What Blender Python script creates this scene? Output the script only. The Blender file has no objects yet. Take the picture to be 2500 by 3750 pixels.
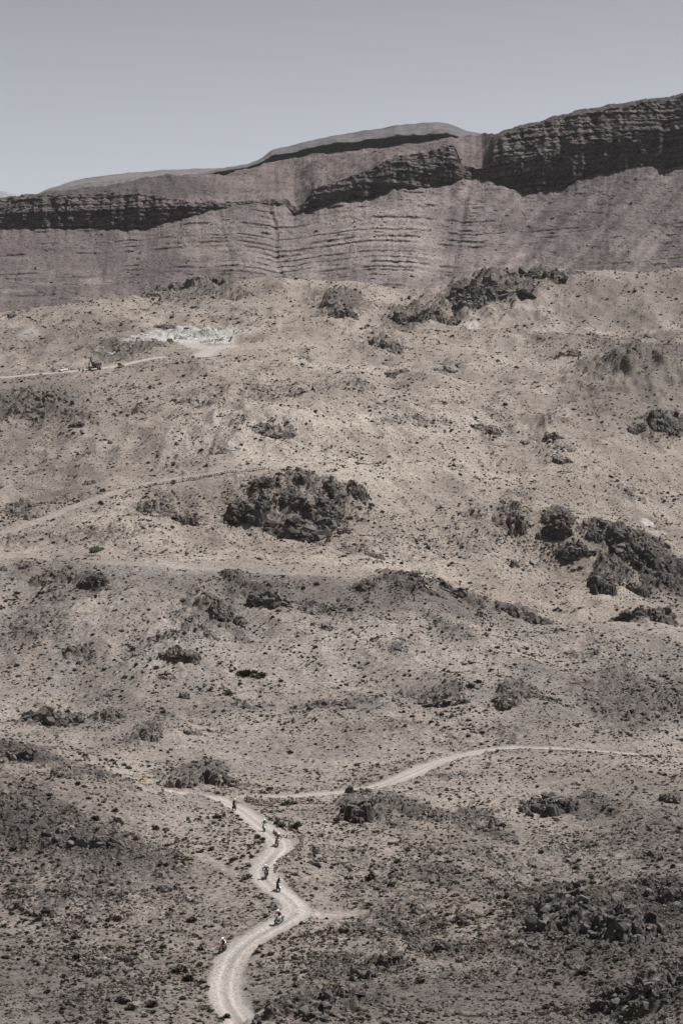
import bpy, bmesh, math, random
import numpy as np
from mathutils import Vector, Matrix, Euler

# ------------------------------------------------------------------ camera, world, sun
SC = bpy.context.scene
COL = SC.collection
F = 3750 * 85.0 / 36.0            # focal length in photograph pixels
PHI = math.atan((2160 - 1875) / F)
cam_d = bpy.data.cameras.new('camera')
cam_d.sensor_fit = 'VERTICAL'
cam_d.sensor_height = 36.0
cam_d.sensor_width = 24.0
cam_d.lens = 85.0
cam_d.clip_start = 1.0
cam_d.clip_end = 60000.0
cam = bpy.data.objects.new('camera', cam_d)
COL.objects.link(cam)
cam.location = (0, 0, 0)
cam.rotation_euler = (math.pi / 2 + PHI, 0, 0)
SC.camera = cam

SUN_EL = math.radians(59)
SUN_AZ = math.radians(66)         # clockwise from +Y (straight ahead) towards +X (right)
SKY_STRENGTH = 0.057
world = bpy.data.worlds.new('World')
SC.world = world
world.use_nodes = True
wn = world.node_tree
wn.nodes.clear()
w_out = wn.nodes.new('ShaderNodeOutputWorld')
w_bg = wn.nodes.new('ShaderNodeBackground')
w_sky = wn.nodes.new('ShaderNodeTexSky')
w_sky.sky_type = 'NISHITA'
w_sky.sun_disc = False
w_sky.sun_elevation = SUN_EL
w_sky.sun_rotation = SUN_AZ
w_sky.altitude = 1200
w_sky.air_density = 1.0
w_sky.dust_density = 3.0
w_sky.ozone_density = 1.0
w_hsv = wn.nodes.new('ShaderNodeHueSaturation')
w_hsv.inputs['Saturation'].default_value = 0.19
w_mul = wn.nodes.new('ShaderNodeMix')
w_mul.data_type = 'RGBA'
w_mul.blend_type = 'MULTIPLY'
w_mul.inputs[0].default_value = 1.0
w_mul.inputs[7].default_value = (0.99, 0.985, 1.02, 1)
wn.links.new(w_sky.outputs[0], w_hsv.inputs['Color'])
wn.links.new(w_hsv.outputs[0], w_mul.inputs[6])
# brighter at the horizon, dimmed towards the unseen zenith to weaken shadow fill
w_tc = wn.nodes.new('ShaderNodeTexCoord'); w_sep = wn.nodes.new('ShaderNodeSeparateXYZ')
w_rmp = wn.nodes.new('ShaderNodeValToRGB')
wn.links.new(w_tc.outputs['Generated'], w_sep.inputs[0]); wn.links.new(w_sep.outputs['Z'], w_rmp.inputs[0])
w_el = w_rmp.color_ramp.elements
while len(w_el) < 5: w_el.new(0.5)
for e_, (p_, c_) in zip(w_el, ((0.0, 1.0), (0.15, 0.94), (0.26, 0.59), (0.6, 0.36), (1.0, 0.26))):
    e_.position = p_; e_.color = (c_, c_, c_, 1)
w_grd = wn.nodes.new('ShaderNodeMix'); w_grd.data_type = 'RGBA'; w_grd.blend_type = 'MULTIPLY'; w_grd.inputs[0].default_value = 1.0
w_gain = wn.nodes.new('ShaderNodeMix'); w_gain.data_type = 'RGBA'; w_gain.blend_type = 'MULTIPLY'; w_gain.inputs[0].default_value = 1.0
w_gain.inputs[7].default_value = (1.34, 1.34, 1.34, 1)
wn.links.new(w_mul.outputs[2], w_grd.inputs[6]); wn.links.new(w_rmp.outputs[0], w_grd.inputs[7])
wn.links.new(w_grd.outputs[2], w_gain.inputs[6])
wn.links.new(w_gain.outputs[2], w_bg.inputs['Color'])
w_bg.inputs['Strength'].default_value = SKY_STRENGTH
wn.links.new(w_bg.outputs[0], w_out.inputs['Surface'])

sun_d = bpy.data.lights.new('sun', 'SUN')
sun_d.energy = 5.0
sun_d.angle = math.radians(0.5)
sun_d.color = (1.0, 0.965, 0.93)
sun = bpy.data.objects.new('sun', sun_d)
COL.objects.link(sun)
sun_dir = Vector((math.cos(SUN_EL) * math.sin(SUN_AZ), math.cos(SUN_EL) * math.cos(SUN_AZ), math.sin(SUN_EL)))
sun.rotation_euler = sun_dir.to_track_quat('Z', 'Y').to_euler()
sun.location = (300, 300, 600)

SC.view_settings.view_transform = 'Standard'
SC.view_settings.look = 'None'
SC.view_settings.exposure = 0.63
SC.view_settings.gamma = 1.0
SC.view_settings.use_curve_mapping = False
SC.cycles.max_bounces = 5
SC.cycles.diffuse_bounces = 1
SC.cycles.glossy_bounces = 2
SC.cycles.transmission_bounces = 2
SC.cycles.volume_bounces = 0
SC.cycles.use_denoising = True
SC.render.film_transparent = False

RNG = np.random.default_rng(7)
random.seed(7)

# ------------------------------------------------------------------ helpers: noise
def hsh(ix, iy, seed):
    h = (ix.astype(np.int64) * 374761393 + iy.astype(np.int64) * 668265263 + seed * 1274126177) & 0xFFFFFFFF
    h = ((h ^ (h >> 13)) * 1103515245) & 0xFFFFFFFF
    h = ((h ^ (h >> 16)) * 2246822519) & 0xFFFFFFFF
    h = h ^ (h >> 15)
    return (h & 0xFFFFFF).astype(np.float64) / 16777216.0

def gnoise(x, y, seed=0):
    x0 = np.floor(x); y0 = np.floor(y)
    fx = x - x0; fy = y - y0
    x0 = x0.astype(np.int64); y0 = y0.astype(np.int64)
    def g(dx, dy):
        a = hsh(x0 + dx, y0 + dy, seed) * (2 * math.pi)
        return np.cos(a) * (fx - dx) + np.sin(a) * (fy - dy)
    u = fx * fx * fx * (fx * (fx * 6 - 15) + 10)
    v = fy * fy * fy * (fy * (fy * 6 - 15) + 10)
    n0 = g(0, 0) * (1 - u) + g(1, 0) * u
    n1 = g(0, 1) * (1 - u) + g(1, 1) * u
    return (n0 * (1 - v) + n1 * v) * 1.5

def fbm(x, y, octs=4, seed=0, rough=0.5):
    s = np.zeros_like(x, dtype=float); a = 1.0; t = 0
    for o in range(octs):
        s += a * gnoise(x * 2 ** o + 17.3 * o, y * 2 ** o - 9.1 * o, seed + o)
        t += a; a *= rough
    return s / t

def ridged(x, y, octs=4, seed=0, rough=0.5):
    s = np.zeros_like(x, dtype=float); a = 1.0; t = 0
    for o in range(octs):
        s += a * (1 - 2 * np.abs(gnoise(x * 2 ** o + 31.7 * o, y * 2 ** o + 5.3 * o, seed + o)))
        t += a; a *= rough
    return s / t

def plates(x, y, cell, seed=0, tilt=0.5):
    """broken-rock relief: every Voronoi cell is a flat block of its own height and tilt"""
    px = x / cell; py = y / cell
    ix = np.floor(px).astype(np.int64); iy = np.floor(py).astype(np.int64)
    best = np.full(x.shape, 1e9); out = np.zeros(x.shape)
    for dx in (-1, 0, 1):
        for dy in (-1, 0, 1):
            cx = ix + dx; cy = iy + dy
            qx = cx + hsh(cx, cy, seed + 1); qy = cy + hsh(cx, cy, seed + 2)
            ex = px - qx; ey = py - qy
            d = ex * ex + ey * ey
            h = hsh(cx, cy, seed + 3) + tilt * ((hsh(cx, cy, seed + 4) - .5) * 2 * ex + (hsh(cx, cy, seed + 5) - .5) * 2 * ey)
            m = d < best
            best = np.where(m, d, best); out = np.where(m, h, out)
    return out

def sstep(a, b, x):
    t = np.clip((x - a) / (b - a), 0, 1)
    return t * t * (3 - 2 * t)

def pchip(xk, yk, x):
    """monotone cubic interpolation; yk may be (n,) or (n, m): interpolates along axis 0"""
    xk = np.asarray(xk, float); yk = np.asarray(yk, float)
    one = yk.ndim == 1
    if one: yk = yk[:, None]
    h = np.diff(xk)[:, None]; d = np.diff(yk, axis=0) / h
    m = np.zeros_like(yk)
    w1 = 2 * h[1:] + h[:-1]; w2 = h[1:] + 2 * h[:-1]
    with np.errstate(divide='ignore', invalid='ignore'):
        mm = (w1 + w2) / (w1 / d[:-1] + w2 / d[1:])
    m[1:-1] = np.where(d[:-1] * d[1:] > 0, mm, 0)
    m[0] = d[0]; m[-1] = d[-1]
    x = np.asarray(x, float)
    i = np.clip(np.searchsorted(xk, x, side='right') - 1, 0, len(xk) - 2)
    t = np.clip((x - xk[i]) / (xk[i + 1] - xk[i]), 0, 1)[:, None]
    hh = (xk[i + 1] - xk[i])[:, None]
    r = (2*t**3 - 3*t**2 + 1) * yk[i] + (t**3 - 2*t**2 + t) * hh * m[i] + (-2*t**3 + 3*t**2) * yk[i+1] + (t**3 - t**2) * hh * m[i+1]
    return r[:, 0] if one else r

def v_to_t(v):                       # photograph row -> tangent of elevation (Z / Y)
    return np.tan(PHI + np.arctan((1875.0 - v) / F))

def project(X, Y, Z):                # world -> photograph pixel
    c = Y * math.cos(PHI) + Z * math.sin(PHI)
    return 1250 + F * X / c, 1875 - F * (-Y * math.sin(PHI) + Z * math.cos(PHI)) / c

# ------------------------------------------------------------------ helpers: objects
def mesh_np(name, verts, faces_flat, loop_starts, loop_totals, mats=(), smooth=False):
    me = bpy.data.meshes.new(name)
    me.vertices.add(len(verts)); me.vertices.foreach_set('co', np.asarray(verts, np.float32).ravel())
    me.loops.add(len(faces_flat)); me.loops.foreach_set('vertex_index', np.asarray(faces_flat, np.int32))
    me.polygons.add(len(loop_starts))
    me.polygons.foreach_set('loop_start', np.asarray(loop_starts, np.int32))
    me.polygons.foreach_set('loop_total', np.asarray(loop_totals, np.int32))
    me.polygons.foreach_set('use_smooth', np.full(len(loop_starts), smooth))
    for m in mats: me.materials.append(m)
    me.update(calc_edges=True)
    return me

def quads_mesh(name, verts, quads, mats=(), smooth=False, color=None):
    quads = np.asarray(quads, np.int32)
    used = np.unique(quads)
    remap = np.zeros(len(verts), np.int32); remap[used] = np.arange(len(used))
    q = remap[quads]
    me = mesh_np(name, verts[used], q.ravel(), np.arange(len(q)) * 4, np.full(len(q), 4), mats, smooth)
    if color is not None:
        ca = me.attributes.new('tint', 'FLOAT_COLOR', 'POINT')
        c4 = np.ones((len(used), 4), np.float32); c4[:, :3] = color[used]
        ca.data.foreach_set('color', c4.ravel())
    return me

def link(name, me, parent=None, loc=(0, 0, 0), rot=(0, 0, 0), scale=None, col=None):
    o = bpy.data.objects.new(name, me)
    (col or COL).objects.link(o)
    o.location = loc; o.rotation_euler = rot
    if scale is not None: o.scale = scale if hasattr(scale, '__len__') else (scale,) * 3
    if parent is not None: o.parent = parent
    return o

def tag(o, label=None, cat=None, group=None, kind=None):
    if label: o['label'] = label
    if cat: o['category'] = cat
    if group: o['group'] = group
    if kind: o['kind'] = kind
    return o

class MB:
    """collects simple shapes into one mesh; each face keeps a material slot index"""
    def __init__(s): s.v = []; s.f = []; s.m = []
    def add(s, vs, fs, mi=0):
        b = len(s.v); s.v += [tuple(p) for p in vs]
        s.f += [tuple(i + b for i in f) for f in fs]; s.m += [mi] * len(fs)
        return s
    def box(s, c, size, rot=(0, 0, 0), mi=0, taper=1.0, bevel=0.0):
        bm = bmesh.new()
        bmesh.ops.create_cube(bm, size=1.0)
        for v in bm.verts:
            k = taper if v.co.z > 0 else 1.0
            v.co = Vector((v.co.x * size[0] * k, v.co.y * size[1] * k, v.co.z * size[2]))
        if bevel > 0: bmesh.ops.bevel(bm, geom=bm.edges[:], offset=bevel, segments=1, affect='EDGES')
        M = Matrix.Translation(c) @ Euler(rot).to_matrix().to_4x4()
        bm.verts.ensure_lookup_table()
        for i, v in enumerate(bm.verts): v.index = i
        s.add([M @ v.co for v in bm.verts], [[v.index for v in f.verts] for f in bm.faces], mi)
        bm.free(); return s
    def tube(s, pts, rad, n=8, mi=0, cap=True):
        pts = [Vector(p) for p in pts]
        if not hasattr(rad, '__len__'): rad = [rad] * len(pts)
        vs = []; fs = []
        up = None
        for i, p in enumerate(pts):
            d = (pts[min(i + 1, len(pts) - 1)] - pts[max(i - 1, 0)]).normalized()
            if up is None: up = Vector((0, 0, 1)) if abs(d.z) < .9 else Vector((1, 0, 0))
            a = d.cross(up).normalized(); b = a.cross(d).normalized(); up = b
            for k in range(n):
                t = 2 * math.pi * k / n
                vs.append(p + (a * math.cos(t) + b * math.sin(t)) * rad[i])
        for i in range(len(pts) - 1):
            for k in range(n):
                fs.append((i*n + k, i*n + (k+1) % n, (i+1)*n + (k+1) % n, (i+1)*n + k))
        if cap:
            fs.append(tuple(range(n))[::-1]); fs.append(tuple((len(pts)-1)*n + k for k in range(n)))
        return s.add(vs, fs, mi)
    def ring(s, c, axis, R, r, n=28, k=8, mi=0, flat=1.0):
        c = Vector(c); ax = Vector(axis).normalized()
        a = ax.orthogonal().normalized(); b = ax.cross(a)
        vs = []; fs = []
        for i in range(n):
            t = 2*math.pi*i/n; rd = a*math.cos(t) + b*math.sin(t)
            for j in range(k):
                q = 2*math.pi*j/k
                vs.append(c + rd*(R + r*math.cos(q)) + ax*(r*flat*math.sin(q)))
        for i in range(n):
            for j in range(k):
                fs.append((i*k+j, ((i+1) % n)*k+j, ((i+1) % n)*k+(j+1) % k, i*k+(j+1) % k))
        return s.add(vs, fs, mi)
    def ball(s, c, rad, nu=12, nv=8, mi=0, rot=(0, 0, 0)):
        if not hasattr(rad, '__len__'): rad = (rad,)*3
        M = Euler(rot).to_matrix(); c = Vector(c)
        vs = [c + M @ Vector((0, 0, rad[2]))]; fs = []
        for i in range(1, nv):
            t = math.pi*i/nv
            for j in range(nu):
                p = 2*math.pi*j/nu
                vs.append(c + M @ Vector((rad[0]*math.sin(t)*math.cos(p), rad[1]*math.sin(t)*math.sin(p), rad[2]*math.cos(t))))
        vs.append(c + M @ Vector((0, 0, -rad[2])))
        for j in range(nu): fs.append((0, 1+j, 1+(j+1) % nu))
        for i in range(nv-2):
            for j in range(nu):
                a = 1+i*nu+j; b = 1+i*nu+(j+1) % nu
                fs.append((a, a+nu, b+nu, b))
        L = len(vs)-1; o = 1+(nv-2)*nu
        for j in range(nu): fs.append((L, o+(j+1) % nu, o+j))
        return s.add(vs, fs, mi)
    def prism(s, outline, x0, x1, mi=0):
        """outline in (y, z), extruded along x"""
        n = len(outline)
        vs = [(x0, p[0], p[1]) for p in outline] + [(x1, p[0], p[1]) for p in outline]
        fs = [tuple(range(n))[::-1], tuple(range(n, 2*n))]
        for i in range(n): fs.append((i, (i+1) % n, n+(i+1) % n, n+i))
        return s.add(vs, fs, mi)
    def mesh(s, name, mats, smooth=True):
        me = bpy.data.meshes.new(name)
        me.from_pydata(s.v, [], s.f)
        for m in mats: me.materials.append(m)
        me.polygons.foreach_set('material_index', s.m)
        bm = bmesh.new(); bm.from_mesh(me)
        bmesh.ops.recalc_face_normals(bm, faces=bm.faces[:]); bm.to_mesh(me); bm.free()
        if smooth:
            me.polygons.foreach_set('use_smooth', [True]*len(me.polygons))
            me.set_sharp_from_angle(angle=math.radians(40))
        me.update()
        return me
    def build(s, name, mats, parent=None, smooth=True, loc=(0, 0, 0), rot=(0, 0, 0)):
        if not isinstance(mats, (list, tuple)): mats = [mats]
        return link(name, s.mesh(name, mats, smooth), parent, loc, rot)

def empty(name, loc=(0, 0, 0), rot=(0, 0, 0), scale=1.0):
    o = bpy.data.objects.new(name, None); COL.objects.link(o)
    o.location = loc; o.rotation_euler = rot; o.scale = (scale,)*3
    o.empty_display_size = 0.3
    return o

# ------------------------------------------------------------------ materials
def nodes(name):
    m = bpy.data.materials.new(name); m.use_nodes = True
    nt = m.node_tree; b = nt.nodes['Principled BSDF']
    return m, nt, b

def mixc(nt, blend, fac, a, b):
    n = nt.nodes.new('ShaderNodeMix'); n.data_type = 'RGBA'; n.blend_type = blend
    for sock, val in ((0, fac), (6, a), (7, b)):
        if isinstance(val, bpy.types.NodeSocket): nt.links.new(val, n.inputs[sock])
        elif isinstance(val, (int, float)): n.inputs[sock].default_value = val
        else: n.inputs[sock].default_value = (*val, 1)
    return n.outputs[2]

def ramp(nt, src, stops):
    n = nt.nodes.new('ShaderNodeValToRGB'); el = n.color_ramp.elements
    while len(el) < len(stops): el.new(0.5)
    for e, (p, c) in zip(el, stops):
        e.position = p; e.color = (c, c, c, 1) if isinstance(c, (int, float)) else (*c, 1)
    nt.links.new(src, n.inputs[0]); return n.outputs[0]

def noise(nt, vec, scale, detail=4, rough=0.6, out='Fac'):
    n = nt.nodes.new('ShaderNodeTexNoise'); n.inputs['Scale'].default_value = scale
    n.inputs['Detail'].default_value = detail; n.inputs['Roughness'].default_value = rough
    nt.links.new(vec, n.inputs['Vector']); return n.outputs[out]

def mapped(nt, vec, scale):
    n = nt.nodes.new('ShaderNodeMapping'); n.inputs['Scale'].default_value = scale
    nt.links.new(vec, n.inputs['Vector']); return n.outputs[0]

def bump(nt, h, strength, dist, bsdf):
    n = nt.nodes.new('ShaderNodeBump'); n.inputs['Strength'].default_value = strength
    n.inputs['Distance'].default_value = dist
    nt.links.new(h, n.inputs['Height']); nt.links.new(n.outputs[0], bsdf.inputs['Normal'])

def mat_earth(name, fine, lo, hi, bump_d, stretch=(1, 1, 1), rough=0.95, pebbles=0):
    """vertex tint x gravelly grain at several sizes"""
    m, nt, b = nodes(name)
    at = nt.nodes.new('ShaderNodeAttribute'); at.attribute_name = 'tint'
    geo = nt.nodes.new('ShaderNodeNewGeometry')
    p = mapped(nt, geo.outputs['Position'], stretch)
    g1 = noise(nt, p, fine, 7, 0.72)
    g2 = noise(nt, p, fine * 0.16, 5, 0.65)
    g3 = noise(nt, p, fine * 4.5, 3, 0.7)
    c = mixc(nt, 'MULTIPLY', 1.0, at.outputs['Color'], ramp(nt, g1, [(0.30, lo), (0.50, 1.0), (0.70, hi)]))
    c = mixc(nt, 'MULTIPLY', 1.0, c, ramp(nt, g2, [(0.32, 1 - (1 - lo) * 0.4), (0.68, 1 + (hi - 1) * 0.4)]))
    if pebbles:
        vo = nt.nodes.new('ShaderNodeTexVoronoi'); vo.inputs['Scale'].default_value = pebbles
        nt.links.new(p, vo.inputs['Vector'])
        sp = nt.nodes.new('ShaderNodeSeparateColor'); nt.links.new(vo.outputs['Color'], sp.inputs[0])
        c = mixc(nt, 'MULTIPLY', 1.0, c, ramp(nt, sp.outputs[0], [(0.10, 0.60), (0.35, 0.95), (0.80, 1.05), (1.0, 1.25)]))
    c = mixc(nt, 'MULTIPLY', 1.0, c, ramp(nt, g3, [(0.30, 0.78), (0.52, 1.0), (0.75, 1.16)]))
    nt.links.new(c, b.inputs['Base Color'])
    b.inputs['Roughness'].default_value = rough
    b.inputs['Specular IOR Level'].default_value = 0.12
    bump(nt, g1, 0.8, bump_d, b)
    return m

def mat_plain(name, col, rough=0.6, var=0.12, scale=3.0, metal=0.0, spec=0.4):
    m, nt, b = nodes(name)
    tc = nt.nodes.new('ShaderNodeTexCoord')
    n = noise(nt, tc.outputs['Object'], scale, 4)
    c = mixc(nt, 'MULTIPLY', 1.0, col, ramp(nt, n, [(0.3, 1 - var), (0.7, 1 + var)]))
    nt.links.new(c, b.inputs['Base Color'])
    b.inputs['Roughness'].default_value = rough; b.inputs['Metallic'].default_value = metal
    b.inputs['Specular IOR Level'].default_value = spec
    return m

def mat_varied(name, c0, c1, rough=0.9, scale=4.0, bumpd=0.05):
    """colour differs from object to object (and instance to instance)"""
    m, nt, b = nodes(name)
    oi = nt.nodes.new('ShaderNodeObjectInfo'); tc = nt.nodes.new('ShaderNodeTexCoord')
    c = mixc(nt, 'MIX', oi.outputs['Random'], c0, c1)
    n = noise(nt, tc.outputs['Object'], scale, 5, 0.65)
    c = mixc(nt, 'MULTIPLY', 1.0, c, ramp(nt, n, [(0.3, 0.72), (0.7, 1.28)]))
    nt.links.new(c, b.inputs['Base Color'])
    b.inputs['Roughness'].default_value = rough
    b.inputs['Specular IOR Level'].default_value = 0.15
    if bumpd: bump(nt, n, 0.6, bumpd, b)
    return m

M_ground = mat_earth('dry earth and gravel', 1.4, 0.60, 1.30, 0.2, pebbles=2.2)
M_road = mat_earth('dusty track surface', 4.5, 0.84, 1.12, 0.03, pebbles=6.0)
M_mountain = mat_earth('mountain rock and scree', 0.42, 0.62, 1.32, 0.9, pebbles=0.55)
M_rock = mat_earth('dark outcrop rock', 1.1, 0.62, 1.40, 0.30)
M_stone = mat_varied('loose stone', (0.045, 0.041, 0.039), (0.165, 0.145, 0.130), 0.92, 2.5)
M_darkstone = mat_varied('dark boulder stone', (0.030, 0.028, 0.028), (0.125, 0.112, 0.103), 0.9, 2.0)
M_palestone = mat_varied('pale quarry stone', (0.36, 0.35, 0.34), (0.60, 0.585, 0.56), 0.95, 2.0)
M_redstone = mat_varied('reddish wall stone', (0.11, 0.088, 0.076), (0.22, 0.18, 0.155), 0.92, 2.5)
M_scrub = mat_varied('dusty scrub twigs', (0.040, 0.035, 0.026), (0.115, 0.098, 0.073), 0.95, 6, 0)
M_straw = mat_varied('dry straw grass', (0.21, 0.18, 0.135), (0.36, 0.315, 0.25), 0.95, 6, 0)
M_green = mat_varied('grey green leaves', (0.035, 0.035, 0.024), (0.085, 0.08, 0.052), 0.9, 6, 0)
M_fresh = mat_varied('fresh yellow green leaves', (0.13, 0.135, 0.035), (0.20, 0.19, 0.06), 0.9, 6, 0)
M_twig = mat_plain('woody stem', (0.12, 0.095, 0.07), 0.9)

# ------------------------------------------------------------------ the ground: one height field in a fan from below the camera to the mountains
U = [-500, 0, 300, 500, 700, 850, 1000, 1250, 1500, 1700, 1850, 2000, 2200, 2350, 2500, 3000]
PROFILE = [
 (225, [3950,3950,3950,3950,3950,3950,3950,3950,3950,3940,3930,3920,3880,3820,3760,3600]),
 (245, [3850,3850,3850,3850,3850,3775,3690,3695,3715,3725,3720,3705,3650,3565,3490,3300]),
 (252, [3800,3800,3800,3800,3800,3790,3745,3735,3730,3728,3722,3712,3690,3630,3570,3400]),
 (265, [3700,3700,3700,3700,3710,3715,3690,3670,3660,3655,3650,3640,3625,3595,3560,3400]),
 (280, [3590,3590,3590,3590,3600,3600,3580,3550,3540,3530,3520,3510,3495,3480,3460,3350]),
 (290, [3510,3510,3510,3510,3500,3490,3480,3470,3460,3450,3440,3430,3410,3400,3390,3300]),
 (300, [3420,3420,3420,3420,3410,3400,3395,3395,3380,3360,3345,3330,3315,3300,3290,3230]),
 (312, [3310,3310,3310,3310,3300,3290,3285,3330,3300,3285,3275,3255,3245,3240,3240,3200]),
 (322, [3230,3230,3230,3230,3225,3222,3223,3262,3262,3260,3258,3250,3242,3238,3236,3200]),
 (338, [3110,3110,3110,3115,3115,3110,3105,3170,3190,3195,3200,3200,3195,3190,3185,3150]),
 (348, [3030,3035,3040,3045,3050,3050,3052,3110,3130,3140,3140,3140,3140,3135,3130,3100]),
 (370, [2890,2900,2920,2950,2985,3000,3010,3040,3050,3055,3060,3060,3055,3050,3050,3030]),
 (388, [2790,2810,2850,2895,2940,2965,2975,2990,2995,3000,3000,3000,2995,2990,2990,2980]),
 (402, [2730,2747,2830,2872,2910,2945,2950,2960,2965,2970,2970,2965,2960,2955,2955,2950]),
 (412, [2735,2752,2834,2880,2907,2928,2935,2942,2945,2945,2945,2942,2940,2935,2935,2930]),
 (425, [2760,2775,2845,2892,2912,2917,2915,2910,2910,2910,2910,2908,2905,2903,2903,2900]),
 (450, [2740,2750,2800,2830,2835,2850,2870,2868,2838,2835,2832,2830,2828,2828,2828,2825]),
 (480, [2710,2720,2745,2760,2780,2800,2815,2810,2790,2770,2768,2768,2770,2772,2775,2775]),
 (505, [2680,2690,2700,2710,2720,2735,2745,2745,2742,2740,2738,2738,2748,2755,2765,2765]),
 (540, [2600,2610,2610,2605,2610,2610,2610,2600,2605,2610,2615,2625,2640,2655,2670,2680]),
 (590, [2400,2410,2380,2350,2370,2390,2400,2410,2420,2430,2440,2460,2480,2500,2520,2540]),
 (630, [2220,2220,2190,2150,2190,2210,2230,2240,2270,2290,2330,2350,2380,2400,2410,2430]),
 (665, [2045,2048,2052,2058,2075,2085,2092,2105,2140,2185,2240,2290,2310,2325,2330,2330]),
 (690, [2055,2055,2054,2055,2066,2078,2085,2098,2120,2160,2210,2255,2285,2305,2320,2320]),
 (725, [2000,2000,2000,2005,2020,2035,2040,2050,2075,2110,2150,2190,2230,2255,2280,2280]),
 (760, [1900,1900,1895,1900,1930,1950,1965,1970,1985,2000,2030,2090,2130,2170,2210,2210]),
 (790, [1850,1850,1810,1790,1770,1760,1765,1770,1830,1860,1880,1888,1955,1985,2005,2010]),
 (805, [1820,1820,1785,1765,1740,1722,1715,1720,1790,1830,1862,1878,1940,1970,1990,2000]),
 (835, [1760,1755,1725,1710,1690,1675,1670,1690,1745,1785,1830,1850,1905,1935,1960,1970]),
 (870, [1660,1650,1630,1610,1590,1580,1575,1610,1670,1720,1765,1790,1830,1850,1870,1880]),
 (930, [1540,1530,1510,1500,1490,1488,1490,1510,1550,1600,1640,1660,1680,1690,1700,1700]),
 (1000,[1450,1450,1450,1430,1405,1400,1400,1410,1450,1480,1500,1500,1490,1495,1500,1480]),
 (1070,[1390,1382,1362,1348,1332,1325,1330,1355,1370,1390,1400,1395,1365,1345,1330,1310]),
 (1110,[1345,1340,1325,1310,1300,1295,1300,1325,1345,1365,1368,1355,1315,1295,1280,1260]),
 (1150,[1295,1290,1280,1272,1265,1258,1260,1300,1320,1340,1348,1340,1320,1298,1275,1250]),
 (1230,[1220,1215,1200,1200,1200,1192,1195,1235,1268,1285,1290,1285,1270,1258,1245,1220]),
 (1320,[1170,1165,1140,1132,1125,1112,1110,1140,1165,1160,1160,1155,1150,1140,1130,1110]),
 (1420,[1160,1150,1118,1095,1060,1035,1018,1030,1062,1035,1010, 997, 993,1000, 985, 970]),
 (1450,[1190,1180,1150,1125,1085,1065,1045,1060,1075,1060,1040,1030,1030,1035,1020,1000]),
 (1600,[1250]*16),
 (2000,[1330]*16),
]
NA = 660
A_MAX = 0.186
av = np.linspace(-A_MAX, A_MAX, NA)
u_of_a = 1250 + F * av
yk = np.array([120.0] + [p[0] for p in PROFILE])
vk = np.array([pchip(U, np.array(p[1], float), np.clip(u_of_a, -500, 3000)) for p in PROFILE])
tk = np.vstack([np.full((1, NA), -0.43), v_to_t(vk)])
# rows: as many where the photograph shows much ground per metre, few where it shows little
ys = np.linspace(226, 1440, 6000)
ts = pchip(yk, tk, ys)
w = np.mean(np.abs(np.diff(ts, axis=0)), axis=1) + 0.9e-5
cum = np.concatenate([[0], np.cumsum(w)])
NROW = 1130
yr = np.interp(np.linspace(0, cum[-1], NROW), cum, ys)
yr = np.concatenate([[120, 140, 160, 180, 200, 212, 220], yr, [1450, 1465, 1490, 1530, 1600, 1700, 1850, 2000]])
NR = len(yr)
T = pchip(yk, tk, yr)
T = (T + np.roll(T, 1, 1) + np.roll(T, -1, 1)) / 3 if False else T
YY = np.repeat(yr[:, None], NA, 1)
XX = YY * av[None, :]
ZB = YY * T
_, VB = project(XX, YY, ZB)
UB = np.repeat(u_of_a[None, :], NR, 0)
NEARV = np.minimum.accumulate(VB, axis=0)

def base_hit(u, v):
    """first point of the smooth ground seen at a photograph pixel"""
    i = np.clip((u - 1250) / F, -A_MAX, A_MAX)
    i = int(round((i + A_MAX) / (2 * A_MAX) * (NA - 1)))
    j = np.argmax(VB[7:, i] <= v) + 7
    v0, v1 = VB[j - 1, i], VB[j, i]
    k = 0 if v0 == v1 else np.clip((v0 - v) / (v0 - v1), 0, 1)
    y = yr[j - 1] + (yr[j] - yr[j - 1]) * k
    return np.array([av[i] * y + ((u - 1250) / F - av[i]) * y, y])

def poly_world(pts):
    return np.array([base_hit(*p) for p in pts])

def resample(P, step):
    d = np.concatenate([[0], np.cumsum(np.hypot(*np.diff(P, axis=0).T))])
    n = max(4, int(d[-1] / step))
    s = np.linspace(0, d[-1], n)
    return np.stack([pchip(d, P[:, 0], s), pchip(d, P[:, 1], s)], 1)

def dist_poly(P, reach):
    """distance of every grid vertex to a polyline (inf beyond reach), signed side too"""
    D = np.full(XX.shape, 1e6); S = np.zeros(XX.shape)
    for k in range(len(P) - 1):
        a, b = P[k], P[k + 1]
        j0 = np.searchsorted(yr, min(a[1], b[1]) - reach); j1 = np.searchsorted(yr, max(a[1], b[1]) + reach)
        if j1 <= j0: continue
        ymid = (a[1] + b[1]) / 2
        lo = (min(a[0], b[0]) - reach) / ymid; hi = (max(a[0], b[0]) + reach) / ymid
        i0 = np.clip(np.searchsorted(av, lo) - 2, 0, NA); i1 = np.clip(np.searchsorted(av, hi) + 2, 0, NA)
        if i1 <= i0: continue
        x = XX[j0:j1, i0:i1]; y = YY[j0:j1, i0:i1]
        d = b - a; L = d @ d + 1e-9
        t = np.clip(((x - a[0]) * d[0] + (y - a[1]) * d[1]) / L, 0, 1)
        ex = x - (a[0] + t * d[0]); ey = y - (a[1] + t * d[1])
        dd = np.hypot(ex, ey); sd = np.sign(ex * d[1] - ey * d[0])
        cur = D[j0:j1, i0:i1]; m = dd < cur
        D[j0:j1, i0:i1] = np.where(m, dd, cur)
        S[j0:j1, i0:i1] = np.where(m, dd * sd, S[j0:j1, i0:i1])
    return D, S

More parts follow.
